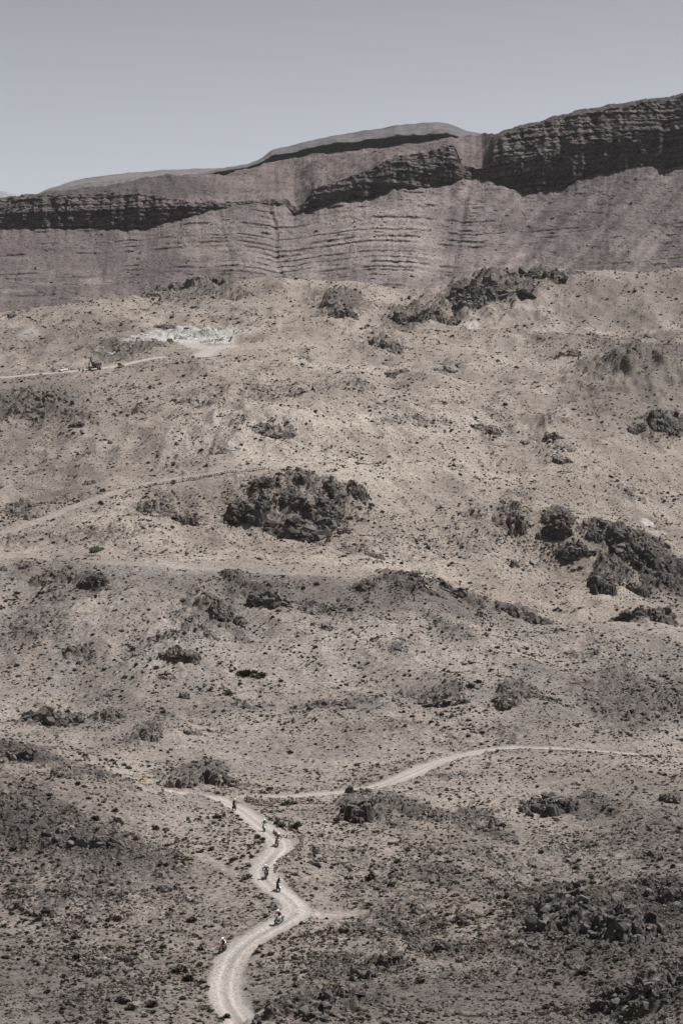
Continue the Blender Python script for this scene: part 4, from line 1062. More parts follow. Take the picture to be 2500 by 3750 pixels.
def instancer(name, coll, P, S, R, K, label=None):
    me = bpy.data.meshes.new(name)
    me.vertices.add(len(P)); me.vertices.foreach_set('co', np.asarray(P, np.float32).ravel())
    for nm, ty, arr, f in (('size', 'FLOAT_VECTOR', S, 'vector'), ('turn', 'FLOAT_VECTOR', R, 'vector'), ('pick', 'INT', K, 'value')):
        a = me.attributes.new(nm, ty, 'POINT'); a.data.foreach_set(f, np.asarray(arr, np.int32 if ty == 'INT' else np.float32).ravel())
    o = link(name, me)
    ng = bpy.data.node_groups.new(name + ' nodes', 'GeometryNodeTree')
    ng.interface.new_socket('Geometry', in_out='INPUT', socket_type='NodeSocketGeometry')
    ng.interface.new_socket('Geometry', in_out='OUTPUT', socket_type='NodeSocketGeometry')
    N = ng.nodes; gi = N.new('NodeGroupInput'); go = N.new('NodeGroupOutput')
    ip = N.new('GeometryNodeInstanceOnPoints'); ci = N.new('GeometryNodeCollectionInfo')
    ci.inputs['Collection'].default_value = coll
    ci.inputs['Separate Children'].default_value = True; ci.inputs['Reset Children'].default_value = True
    ip.inputs['Pick Instance'].default_value = True
    def attr(nm, ty):
        a = N.new('GeometryNodeInputNamedAttribute'); a.data_type = ty; a.inputs['Name'].default_value = nm
        return [s for s in a.outputs if s.enabled and s.name == 'Attribute'][0]
    er = N.new('FunctionNodeEulerToRotation')
    L = ng.links
    L.new(gi.outputs[0], ip.inputs['Points']); L.new(ci.outputs[0], ip.inputs['Instance'])
    L.new(attr('turn', 'FLOAT_VECTOR'), er.inputs[0]); L.new(er.outputs[0], ip.inputs['Rotation'])
    L.new(attr('size', 'FLOAT_VECTOR'), ip.inputs['Scale']); L.new(attr('pick', 'INT'), ip.inputs['Instance Index'])
    L.new(ip.outputs[0], go.inputs[0])
    md = o.modifiers.new('scatter', 'NODES'); md.node_group = ng
    return tag(o, label, kind='stuff')

LANDMARKS = [  # things one can find in the picture, used to say where a stone or a shrub is
 (850,2945,'the hindmost rider'),(965,3035,'the second hindmost rider'),(1008,3080,'the leaning rider in the upper bend'),(975,3200,'the rider left of the middle pair'),(1020,3245,'the rider right of the middle pair'),(1018,3370,'the rider on the white motorcycle'),(815,3480,'the rider on the red motorcycle'),
 (1130,2930,'the stone wall under the side track'),(1080,3110,'the bank of stones by the bend'),(350,3620,'the dry stone wall at lower left'),(720,1745,'the wall of the hill track'),
 (1310,2960,'the tall boulder crag'),(1570,2970,'the chain of rocks behind the crag'),(1790,3030,'the far end of the rock chain'),(2010,2950,'the flat-topped rocks'),(2470,2920,'the rocks at the right edge'),
 (2080,3330,'the huge dark slab'),(2300,3370,'the broad cracked slab'),(2450,3280,'the shadowed rocks above the slabs'),(1860,3280,'the rock shoulder beside the slab'),(1260,3400,'the dark rib at the bend'),(1390,3410,'the ledge right of the rib'),(1520,3420,'the farther ledge by the bend'),(1700,3365,'the angular dark rocks'),
 (1640,3470,'the cracked dark outcrop'),(1330,3560,'the shadowed hollow rocks'),(1230,3620,'the black rocks at the bottom'),(1420,3510,'the broken grey outcrop'),(1000,3710,'the black foreground rock'),(1180,3710,'the dark rock in the foreground'),(2250,3640,'the knoll at bottom right'),(2400,3580,'the crest in the corner'),(1900,3460,'the stones below the slab'),(1700,3620,'the bare foot of the slope'),(2000,3560,'the gap beside the foreground crest'),(1500,3680,'the bottom slope middle'),
 (230,3020,'the grey slab on the left hill'),(350,3080,'the long slab on the left hill'),(150,3070,'the bedrock streak at left'),(360,3200,'the ledge on the left slope'),(600,3255,'the grey ledge left of the riders'),(130,3345,'the ledge at the left edge'),(700,3295,'the ledge close to the track'),(360,3510,'the grey mound at lower left'),(480,3510,'the second grey mound'),(490,3675,'the rock below the wall'),(60,3255,'the rocks at the left edge'),(650,3560,'the outer side of the last bend'),(100,3680,'the bottom left corner'),(780,3160,'the pale streak'),
 (70,2765,'the crest at the left edge'),(230,2830,'the slab on the hill crest'),(470,2880,'the low rocks on the crest'),(800,2840,'the cut rock face'),(655,2850,'the left end of the cutting'),(1000,2820,'the bare ground above the side track'),(1450,2850,'the steep part of the side track'),(1800,2745,'the level part of the side track'),(2300,2765,'the far end of the side track'),(1750,2850,'the stony field below the side track'),(2200,2860,'the field at right below the track'),
 (545,2690,'the pile of rounded boulders'),(180,2630,'the long ledge at left'),(415,2625,'the rounded rocks by the ledge'),(1200,2590,'the thin ledge in the middle'),(1630,2570,'the reddish rocks above the track'),(1860,2570,'the brown rocky knoll'),(2180,2560,'the ledge on dark gravel'),(920,2475,'the yellow green bush patch'),
 (335,2130,'the knobbly outcrop'),(163,2130,'the flat dark rock'),(990,2200,'the slanting outcrop'),(800,2250,'the humped rocks'),(660,2400,'the slabby brown rocks'),(285,2370,'the grey slabs'),(610,2480,'the heap of pale rock'),(1195,2300,'the single rock on the ridge'),(1540,2140,'the dark band by the palm'),(1930,2260,'the lower dark band'),(1530,2112,'the dwarf palm'),(1400,2420,'the grey slope middle'),(2000,2420,'the grey slope at right'),
 (1080,1830,'the rocky dome'),(683,1900,'the lone shadowed block'),(350,2022,'the little green tree'),(2033,1930,'the massive crag'),(2308,2010,'the wide cliff band'),(2216,2120,'the black tower'),(2440,2100,'the overhanging rock'),(2385,2240,'the ground rocks under the cliffs'),(1902,1910,'the lighter cracked hump'),(1650,2000,'the tan slope above the palm'),(2370,1915,'the white heap at right'),
 (2430,1550,'the double boulder'),(1805,1580,'the pale grey boulder'),(2022,1595,'the boulder with a dark side'),(100,1500,'the left crags'),(65,1865,'the rock by the hill track'),(1000,1590,'the stony brow'),(1800,1070,'the high long crag'),(1255,1140,'the dark crag cluster'),(1600,1160,'the pale slab'),(230,1355,'the white pickup'),(345,1340,'the excavator'),(700,1235,'the quarry'),(1450,1365,'the ledge by the pale track'),
]
TAKEN = {}
ORD = ['nearest', 'second nearest', 'third nearest', 'fourth nearest', 'fifth nearest', 'sixth nearest', 'seventh nearest', 'eighth nearest', 'ninth nearest', 'tenth nearest', 'eleventh nearest', 'twelfth nearest', 'thirteenth nearest', 'fourteenth nearest', 'fifteenth nearest', 'sixteenth nearest', 'seventeenth nearest', 'eighteenth nearest', 'nineteenth nearest', 'twentieth nearest']
def where_words(items):
    """items: (u, v) of alike things -> one phrase each, counted outwards from the nearest landmark"""
    cells = {}
    for n, (u, v) in enumerate(items):
        d, k = min((math.hypot(u - l[0], (v - l[1]) * 1.6), k) for k, l in enumerate(LANDMARKS))
        du, dv = u - LANDMARKS[k][0], (v - LANDMARKS[k][1]) * 1.6
        side = ('right of' if du > 0 else 'left of') if abs(du) > abs(dv) else ('below' if dv > 0 else 'above')
        cells.setdefault((k, side), []).append((d, n))
    out = [''] * len(items)
    for (k, side), lst in cells.items():
        for c, (d, n) in enumerate(sorted(lst)):
            if len(lst) == 1: out[n] = f'{side} {LANDMARKS[k][2]}'
            else: out[n] = f'{ORD[c] if c < 20 else "one of the farther ones"} {side} {LANDMARKS[k][2]}'
    return out

def spread(kind, part_name, meshes, cat, words, n, dens, size, seed, groupword, n_single, stuff_name, stuff_label, squash=(0.75, 1.2), sink=0.15, extra=()):
    x, y, j, i, r = scatter(n, dens, seed)
    rad = size(x, y, j, i, r)
    for (eu, ev, er_) in extra:
        pz = at(eu, ev); x = np.append(x, pz.x); y = np.append(y, pz.y); rad = np.append(rad, er_ * pz.y / F)
    z = ground_z(x, y)
    n = len(x)
    S = np.stack([rad * r.uniform(.85, 1.25, n), rad * r.uniform(.85, 1.2, n), rad * r.uniform(squash[0], squash[1], n)], 1)
    tilt = 0.5 if 'stone' in kind else 0.12
    R = np.stack([r.normal(0, tilt, n), r.normal(0, tilt, n), r.uniform(0, 6.28, n)], 1)
    K = r.integers(0, len(meshes), n)
    P = np.stack([x, y, z - sink * rad * 0.5], 1)
    vis = seen(x, y, z + rad * 0.6)
    score = np.where(vis, rad / y, 0)
    order = np.argsort(-score)
    single = order[:n_single]; rest = order[n_single:]
    # one source of every shape must exist among the single ones
    K[single[:len(meshes)]] = np.arange(len(meshes))
    coll = src_coll(kind + ' sources')
    UV = [tuple(float(q) for q in project(*P[k])) for k in single]
    phrases = where_words(UV)
    for c_, k in enumerate(single):
        o = link(part_name, meshes[K[k]], loc=P[k], rot=R[k], scale=S[k], col=coll if c_ < len(meshes) else None)
        tag(o, words + ' ' + phrases[c_], cat, groupword)
    keep = rest[vis[rest] | (r.uniform(0, 1, len(rest)) < .5)]
    instancer(stuff_name, coll, P[keep], S[keep], R[keep], K[keep], stuff_label)

CL1 = fbm(XX / 18, YY / 40, 4, 501, .6); CL2 = fbm(XX / 5, YY / 9, 3, 511, .6)
calm = np.clip(PALE + HEAP, 0, 1)
nearG = sstep(2500, 3000, SV)
def d_scrub(j, i): return np.clip(0.30 + 1.2 * CL1[j, i] + 0.9 * CL2[j, i] + 0.15 * nearG[j, i], 0.04, 1) * (1 - 0.35 * patchy[j, i]) * (1 - calm[j, i])
def d_straw(j, i): return np.clip(0.36 - 0.8 * CL1[j, i] + 0.8 * CL2[j, i], 0.03, 1) * (1 - 0.5 * patchy[j, i]) * (1 - calm[j, i])
def d_green(j, i): return np.clip(-0.05 + 1.1 * fbm(XX[j, i] / 25, YY[j, i] / 40, 3, 521), 0.01, 1) * (1 - 0.5 * patchy[j, i]) * (1 - calm[j, i])
def d_stone(j, i): return np.clip(0.14 + 0.75 * rock[j, i] + 0.55 * CL2[j, i] + 0.35 * RAG[j, i] + 0.12 * nearG[j, i], 0.02, 1) * (1 - calm[j, i])
def d_dark(j, i): return np.clip(rock[j, i] * 1.1 - 0.15 + 0.5 * CL2[j, i], 0.004, 1) * (1 - calm[j, i])
def logn(med, sig, lo=0.35, hi=3.2):
    return lambda x, y, j, i, r: np.clip(r.lognormal(0, sig, len(x)), lo, hi) * (med[0] + med[1] * y)

spread('scrub', 'shrub', SCRUB, 'shrub', 'dusty brown grey shrub', 52000, d_scrub, logn((.095, .00023), .48, .4, 3.6), 601, 'brown grey shrubs over the desert slopes', 170, 'scrub', 'low dusty scrub dotted over all the slopes')
spread('straw', 'grass_tuft', STRAW, 'grass tuft', 'pale straw grass tuft', 26000, d_straw, logn((.085, .00020), .45, .4, 3.2), 602, 'dry grass tufts over the desert slopes', 120, 'dry_grass', 'pale dry grass tufts dotted over all the slopes')
spread('green', 'bush', GREEN, 'bush', 'dark olive bush', 2600, d_green, logn((.16, .00032), .42), 603, 'olive green bushes in the hollows', 90, 'green_scrub', 'olive green undergrowth in the hollows',
       extra=[(1055,2945,26),(1040,2950,20),(1075,2948,18),(1030,3030,20),(1075,3033,24),(1090,3025,18),(1010,3020,12),(795,2998,22),(870,2992,10),(880,3005,12),(900,3225,15),(430,3010,22),(350,3005,18),(570,3040,20),(700,3376,24),(660,3560,40),(690,3590,30),(430,3370,24),(280,3510,22),(1360,3215,16),(1430,3205,14),(1430,3250,20),(1990,2995,22),(1940,2992,18),(2130,3565,30),(1540,3600,22),(880,2470,20),(905,2475,24),(930,2470,20),(960,2480,18),(840,2545,14),(350,2025,22),(1750,2500,18),(1720,2520,24),(1765,2690,12),(2310,2610,14),(560,3690,30),(480,3700,26),(810,3735,14),(830,3728,18)])
spread('stones', 'stone', STONE, 'stone', 'grey brown loose stone', 110000, d_stone, logn((.065, .00017), .52, .35, 4.0), 604, 'loose stones on the slopes', 120, 'loose_stones', 'loose grey brown stones strewn over all the slopes', (0.7, 1.3), 0.25)
spread('dark stones', 'boulder', DSTONE, 'boulder', 'dark angular boulder', 42000, d_dark, logn((.105, .00025), .58, .35, 4.5), 605, 'dark boulders near the outcrops', 180, 'dark_rubble', 'dark broken rock strewn round the outcrops', (0.7, 1.3), 0.25,
       extra=[(1435,3028,14),(1330,3030,18),(1355,3012,16),(1300,3045,14),(1790,3110,22),(1715,3055,16),(1860,3085,16),(1900,3130,12),(1620,2995,14),(1585,2990,12),(1345,2895,20),(1282,2905,34),(575,2685,16),(535,2690,24),(590,2705,14),(760,2800,18),(720,2806,20),(540,3475,14)])
_RK = np.array(ROCKS); _rr = np.random.default_rng(5); _n = len(_RK)
instancer('outcrop_blocks', bpy.data.collections['dark stones sources'], _RK[:, :3], _RK[:, 3:4] * _rr.uniform(.7, 1.35, (_n, 3)) * np.array([1.15, 1.0, .85]),
          np.stack([_rr.normal(0, .35, _n), _rr.normal(0, .35, _n), _rr.uniform(0, 6.28, _n)], 1), _rr.integers(0, 6, _n), 'jointed dark blocks heaped over the outcrops')
# quarry rubble
spread('quarry stones', 'rubble_stone', WSTONE, 'stone', 'whitish quarried block', 900, d_quarry, logn((.17, .00010), .5), 606, 'whitish blocks in the quarry', 40, 'quarry_rubble', 'whitish broken stone heaped in the quarry', (0.7, 1.2), 0.1)

# boulders that have rolled down the scree of the mountain
_r = np.random.default_rng(77); _n = 12000
_j = np.where(_r.uniform(0, 1, _n) < .22, _r.integers(nt_ + nc_, nt_ + nc_ + np_, _n), _r.integers(60, nt_ - 4, _n)); _i = _r.integers(70, NM - 70, _n)
_ok = _r.uniform(0, 1, _n) < np.clip(0.55 + 1.5 * fbm(mu[_i] / 70, _j / 25.0, 3, 391), 0.05, 1)
_j, _i = _j[_ok], _i[_ok]
_P = np.stack([Xk[_j, _i], Yk[_j, _i], Zk[_j, _i]], 1); _s = np.clip(_r.lognormal(-0.45, .5, len(_P)), .3, 3.0)
_c = src_coll('scree sources')
for _k in range(3):
    _q = int(np.argmin(np.abs(mu[_i] - (1610, 1850, 2030)[_k]) + np.abs(_j - 200) * 2))
    _o = link('boulder', STONE[_k], None, _P[_q], (0.3, 0.2, _k), (3.2, 3.0, 2.8), col=_c)
    tag(_o, ('big fallen boulder on the scree under the gully', 'big dark fallen boulder on the scree under the high cliff', 'big fallen boulder near the foot of the tall cliff')[_k], 'boulder', 'big fallen boulders on the scree')
instancer('scree_boulders', _c, _P, np.stack([_s, _s, _s * .8], 1), np.stack([_r.normal(0, .4, len(_P)), _r.normal(0, .4, len(_P)), _r.uniform(0, 6, len(_P))], 1), _r.integers(0, 3, len(_P)), 'fallen stones strewn over the scree of the mountain')

# scrub and stones carry on over the hillsides to both sides
_r = np.random.default_rng(91); _pts = []
for XW, YW, ZW in WINGS:
    n_ = 15000; fi = _r.uniform(0, 24, n_); fj = _r.uniform(1, XW.shape[0] - 4, n_)
    i_, j_ = fi.astype(int), fj.astype(int); s_, t_ = fi - i_, fj - j_
    bl_ = lambda A: (A[j_, i_] * (1 - s_) + A[j_, i_ + 1] * s_) * (1 - t_) + (A[j_ + 1, i_] * (1 - s_) + A[j_ + 1, i_ + 1] * s_) * t_
    _pts.append(np.stack([bl_(XW), bl_(YW), bl_(ZW)], 1))
_pts = np.concatenate(_pts); _pts = _pts[_r.permutation(len(_pts))]
for nm_, cn_, sl_, md_, mx_, lb_ in (('hillside_scrub', 'scrub sources', slice(0, 13000), .35, 4, 'dusty scrub on the hillsides beyond the valley'), ('hillside_stones', 'dark stones sources', slice(13000, 30000), .28, 6, 'dark stones on the hillsides beyond the valley')):
    q_ = _pts[sl_]; k_ = len(q_); z_ = (_r.lognormal(0, .5, k_) * md_ * np.clip(q_[:, 1] / 700, .5, 1.6))[:, None]
    instancer(nm_, bpy.data.collections[cn_], q_, z_ * _r.uniform(.8, 1.2, (k_, 3)), np.stack([_r.normal(0, .2, k_), _r.normal(0, .2, k_), _r.uniform(0, 6.28, k_)], 1), _r.integers(0, mx_, k_), lb_)

# ------------------------------------------------------------------ dry stone walls and banks: every stone a part
def stone_wall(px, height_px, stone_m, label, seed, name='stone_wall', meshes=None, back=0.35, scatter_y=0.0, limit=300, cat='stone wall'):
    rr = random.Random(seed)
    pts = [at(*p) for p in px]
    P = resample(np.array([(p.x, p.y) for p in pts]), stone_m * 0.92)
    base = Vector((P[0][0], P[0][1], float(ground_z(P[0][0], P[0][1]))))
    root = empty(name, base)
    tag(root, label, cat, 'dry stone walls along the tracks', 'thing')
    hgt = height_px * float(P[:, 1].mean()) / F
    rows = max(2, int(round(hgt / (stone_m * 0.72))))
    cnt = 0
    for i, (x, y) in enumerate(P):
        if rr.random() < 0.04: continue
        top = rows if rr.random() < 0.75 else rows - 1
        for c in range(top):
            if cnt >= limit: break
            s = stone_m * 0.5 * rr.uniform(0.8, 1.3)
            ox = rr.uniform(-.25, .25) * stone_m; oy = rr.uniform(-.12, .12) * stone_m + c * back * stone_m * 0.4 + rr.uniform(-1, 1) * scatter_y
            z = float(ground_z(x + ox, y + oy)) if scatter_y else float(ground_z(x, y)) + stone_m * (0.25 + 0.70 * c)
            me = (meshes or WALLSTONE)[rr.randrange(5)]
            link('stone', me, root, Vector((x + ox, y + oy, z)) - base, (rr.gauss(0, .2), rr.gauss(0, .2), rr.uniform(0, 6.3)), (s * 1.2, s, s * 0.9))
            cnt += 1
    return root
WALLSTONE = [hull_mesh('wall_stone', M_redstone, 140 + k, 0.7, 14) for k in range(5)]
GREYSTONE = [hull_mesh('bank_stone', M_stone, 150 + k, 0.7, 14) for k in range(5)]
stone_wall([(899,2932),(966,2952),(1025,2942),(1097,2944),(1238,2934)], 26, 0.48, 'dark dry stone retaining wall under the start of the side track', 1)
stone_wall([(195,3638),(304,3629),(402,3618),(476,3606),(574,3592),(631,3586)], 19, 0.36, 'low grey dry stone wall on the lower left slope', 2, meshes=GREYSTONE)
stone_wall([(465,1803),(620,1773),(760,1749),(900,1729),(985,1719)], 10, 0.75, 'thin dark stone edging along the lower side of the hill track', 3)
stone_wall([(1108,3062),(1100,3095),(1075,3122),(1045,3145),(1018,3165),(1008,3185)], 40, 0.46, 'bank of tumbled stones inside the upper bend of the winding track', 4, 'stone_bank', GREYSTONE, scatter_y=2.2, cat='stone bank')
stone_wall([(1062,3235),(1085,3265),(1110,3290)], 36, 0.42, 'spill of loose stones right of the track below the middle riders', 5, 'stone_bank', GREYSTONE, scatter_y=2.0, cat='stone bank')
stone_wall([(1000,3048),(1015,3062),(1040,3070),(1060,3072)], 8, 0.36, 'short row of pale edging stones outside the upper bend', 6, 'stone_edging', GREYSTONE, cat='stone edging')
stone_wall([(2030,2752),(1960,2745),(1880,2748)], 14, 0.55, 'rough stones propping the level part of the side track', 7, 'stone_bank', scatter_y=0.6, cat='stone bank')
stone_wall([(640,1238),(660,1243),(690,1246)], 9, 0.9, 'dark retaining wall of stone blocks in the quarry', 8, cat='stone wall')
stone_wall([(735,1258),(770,1254),(810,1247),(850,1243)], 9, 0.9, 'dark bank of blocks along the front of the quarry heaps', 9, 'stone_bank', cat='stone bank')

# ------------------------------------------------------------------ motorcycles and riders
K_black = mat_plain('black plastic', (0.022, 0.022, 0.024), 0.45)
K_rubber = mat_plain('dusty tyre rubber', (0.040, 0.037, 0.034), 0.9)
K_metal = mat_plain('aluminium', (0.55, 0.55, 0.56), 0.35, 0.08, 6, 0.9)
K_dark = mat_plain('dark engine metal', (0.06, 0.06, 0.062), 0.5, 0.15, 6, 0.6)
K_white = mat_plain('white plastic', (0.80, 0.80, 0.80), 0.4, 0.05)
K_grey = mat_plain('grey plastic', (0.16, 0.16, 0.165), 0.45)
K_red = mat_plain('dark red paint', (0.10, 0.010, 0.017), 0.45)
K_yellow = mat_plain('yellow plastic', (0.62, 0.60, 0.10), 0.5)
K_gold = mat_plain('dull gold plastic', (0.45, 0.40, 0.26), 0.5)
K_orange = mat_plain('orange paint', (0.50, 0.12, 0.02), 0.5)
K_glass = mat_plain('headlight glass', (0.75, 0.77, 0.80), 0.12, 0.03, 3, 0.0, 0.6)
K_visor = mat_plain('dark visor', (0.012, 0.012, 0.016), 0.12, 0.02, 3, 0, 0.6)
K_tail = mat_plain('red tail lamp', (0.35, 0.01, 0.01), 0.3)
def cloth(name, c): return mat_plain(name, c, 0.9, 0.18, 14, 0, 0.15)
C_black = cloth('black riding cloth', (0.020, 0.020, 0.023)); C_white = cloth('white riding cloth', (0.72, 0.70, 0.68))
C_green = cloth('dark green sleeve', (0.025, 0.085, 0.058)); C_navy = cloth('navy cloth', (0.022, 0.028, 0.060))
C_maroon = cloth('maroon cloth', (0.13, 0.018, 0.030)); C_grey = cloth('grey cloth', (0.22, 0.22, 0.23))
C_pale = cloth('pale grey cloth', (0.42, 0.42, 0.43)); C_beige = cloth('pale beige cloth', (0.50, 0.45, 0.42))
C_blue = cloth('blue grey cloth', (0.07, 0.09, 0.15)); C_skin = mat_plain('skin', (0.42, 0.26, 0.19), 0.6)
C_boot = mat_plain('boot leather', (0.03, 0.028, 0.027), 0.5)
C_wboot = mat_plain('white boot', (0.62, 0.61, 0.60), 0.5)

def wheel(parent, y, R, front):
    w = MB().tube([(-0.09, 0, 0), (0.09, 0, 0)], 0.035, 10).build('wheel', K_dark, parent, loc=(0, y, R))
    MB().ring((0, 0, 0), (1, 0, 0), R - 0.055, 0.055 if front else 0.068, 32, 8).build('tyre', K_rubber, w)
    MB().ring((0, 0, 0), (1, 0, 0), R - 0.105, 0.018, 32, 6, 0, 1.6).build('rim', K_dark, w)
    sp = MB()
    for k in range(18):
        t = 2 * math.pi * k / 18; s = 0.03 if k % 2 else -0.03
        sp.tube([(s, 0.03 * math.cos(t + .6), 0.03 * math.sin(t + .6)), (0, (R - .11) * math.cos(t), (R - .11) * math.sin(t))], 0.0035, 4)
    sp.build('spokes', K_dark, w)
    MB().ring((0.055 if front else -0.055, 0, 0), (1, 0, 0), 0.10, 0.012, 20, 4, 0, 0.4).build('brake_disc', K_dark, w)
    return w

def motorcycle(loc, yaw, pitch, lean, label, body, mask, fender, fork, tank, boxer=False, bag=None, pannier=None, screen=True):
    r = empty('motorcycle', loc)
    r.rotation_mode = 'XYZ'
    r.rotation_euler = (Matrix.Rotation(yaw, 3, 'Z') @ Matrix.Rotation(pitch, 3, 'X') @ Matrix.Rotation(lean, 3, 'Y')).to_euler()
    tag(r, label, 'motorcycle', 'motorcycles of the riders on the winding track')
    wheel(r, -0.76, 0.345, True); wheel(r, 0.72, 0.325, False)
    for s in (-1, 1):
        MB().tube([(s*.10, -.76, .345), (s*.10, -.62, .62), (s*.10, -.60, .66), (s*.10, -.42, 1.02)], [.034, .034, .025, .025], 8).build('fork_leg', fork, r)
        MB().prism([(-.72, .76), (-.64, .40), (-.58, .42), (-.60, .78)], s*.10 - .045, s*.10 + .045).build('fork_guard', fork, r)
    fm = MB()
    for k in range(9):
        t0 = math.radians(-50 + k * 15); t1 = math.radians(-50 + (k + 1) * 15)
        f = lambda t, q: (-.76 + (.42 + q) * math.sin(t) * 1.1 - .05, .345 + (.42 + q) * math.cos(t))
        a, b_, c_, d_ = f(t0, 0), f(t1, 0), f(t1, .015), f(t0, .015)
        fm.prism([a, b_, c_, d_], -.07, .07)
    fm.build('front_fender', fender, r)
    MB().prism([(-.60, .80), (-.66, .90), (-.60, 1.06), (-.50, 1.10), (-.46, .84)], -.12, .12).build('headlight_mask', mask, r)
    MB().ball((0, -.635, .92), (.085, .03, .085), 14, 8).ring((0, -.63, .92), (0, 1, 0), .085, .012, 20, 6).build('headlight', K_glass, r)
    if screen: MB().prism([(-.57, 1.07), (-.47, 1.30), (-.455, 1.30), (-.54, 1.07)], -.13, .13).build('windscreen', K_grey, r)
    MB().tube([(-.42, -.27, 1.12), (-.25, -.32, 1.10), (-.08, -.40, 1.06), (.08, -.40, 1.06), (.25, -.32, 1.10), (.42, -.27, 1.12)], .013, 8).build('handlebar', K_black, r)
    for s in (-1, 1):
        MB().tube([(s*.30, -.305, 1.105), (s*.43, -.265, 1.122)], .019, 8).build('grip', K_rubber, r)
        MB().tube([(s*.26, -.36, 1.10), (s*.34, -.43, 1.09), (s*.44, -.34, 1.10)], [.022, .045, .03], 8).build('hand_guard', K_white if mask is K_white else K_black, r)
        MB().tube([(s*.12, .10, .34), (s*.27, .10, .335)], .016, 6).build('foot_peg', K_metal, r)
    MB().box((0, -.08, .93), (.24, .46, .22), (math.radians(-12), 0, 0), 0, .72, .05).build('fuel_tank', tank, r)
    for s in (-1, 1):
        MB().prism([(-.42, .98), (-.48, .70), (-.28, .60), (-.12, .86)], s*.13 - .02, s*.13 + .05 * s + .02).build('radiator_shroud', body, r)
    MB().prism([(.10, .90), (.16, .94), (.62, .98), (.74, 1.00), (.72, .93), (.40, .88), (.12, .84)], -.11, .11).build('seat', K_black, r)
    MB().prism([(.50, .90), (.78, .98), (.98, .97), (.98, .95), (.76, .93), (.52, .84)], -.09, .09).build('rear_fender', body, r)
    MB().box((0, .96, .93), (.10, .04, .05), (0, 0, 0), 0, 1, .01).build('tail_light', K_tail, r)
    fr = MB()
    for s in (-1, 1):
        fr.tube([(s*.03, -.42, .98), (s*.10, -.34, .70), (s*.10, -.22, .36), (s*.11, .18, .33), (s*.11, .22, .52), (s*.10, .12, .84), (s*.05, -.36, .95)], .018, 6)
        fr.tube([(s*.10, .14, .80), (s*.10, .72, .93)], .014, 6)
    fr.build('frame', K_dark, r)
    en = MB().box((0, .0, .46), (.26, .38, .24), (0, 0, 0), 0, .9, .04)
    if not boxer:
        en.tube([(0, -.06, .55), (0, -.12, .82)], [.10, .085], 12)
        for k in range(5): en.tube([(0, -.07 - .012*k, .60 + .045*k), (0, -.074 - .012*k, .615 + .045*k)], .125, 12)
    en.ball((.14, .03, .42), (.05, .12, .12), 12, 8)
    en.build('engine', K_dark, r)
    if boxer:
        for s in (-1, 1):
            c = MB().tube([(s*.12, -.10, .48), (s*.34, -.12, .50)], [.10, .10], 12)
            for k in range(4): c.tube([(s*(.16+.045*k), -.10, .485), (s*(.175+.045*k), -.10, .487)], .125, 12)
            c.tube([(s*.33, -.12, .50), (s*.40, -.12, .505)], [.115, .08], 12)
            c.build('cylinder', K_metal, r)
    for s in (-1, 1):
        MB().prism([(.16, .42), (.72, .36), (.74, .31), (.18, .34)], s*.11 - .02, s*.11 + .02).build('swingarm', K_dark, r)
    MB().tube([(.07, -.20, .66), (.16, -.26, .42), (.17, .05, .36), (.17, .30, .50)], .022, 8).build('exhaust_pipe', K_dark, r)
    MB().tube([(.17, .28, .50), (.18, .40, .64), (.18, .80, .82)], [.03, .055, .055], 10).build('muffler', K_dark, r)
    MB().tube([(.03, .20, .78), (.03, .42, .42)], [.035, .03], 8).build('shock_absorber', K_yellow, r)
    MB().prism([(-.30, .36), (-.32, .54), (-.28, .54), (-.24, .32), (.12, .29), (.12, .27), (-.24, .29)], -.14, .14).build('skid_plate', K_dark, r)
    if bag: MB().box((0, .68, 1.10), (.52, .30, .24), (0, 0, 0), 0, .88, .07).tube([(-.12, .54, 1.0), (-.12, .68, 1.235), (-.12, .82, 1.0)], .012, 6, 1).tube([(.12, .54, 1.0), (.12, .68, 1.235), (.12, .82, 1.0)], .012, 6, 1).build('luggage_bag', [bag, K_black], r)
    if pannier:
        for s in (-1, 1): MB().box((s*.27, .62, .72), (.18, .40, .34), (0, 0, 0), 0, .94, .03).build('pannier', pannier, r)
    return r

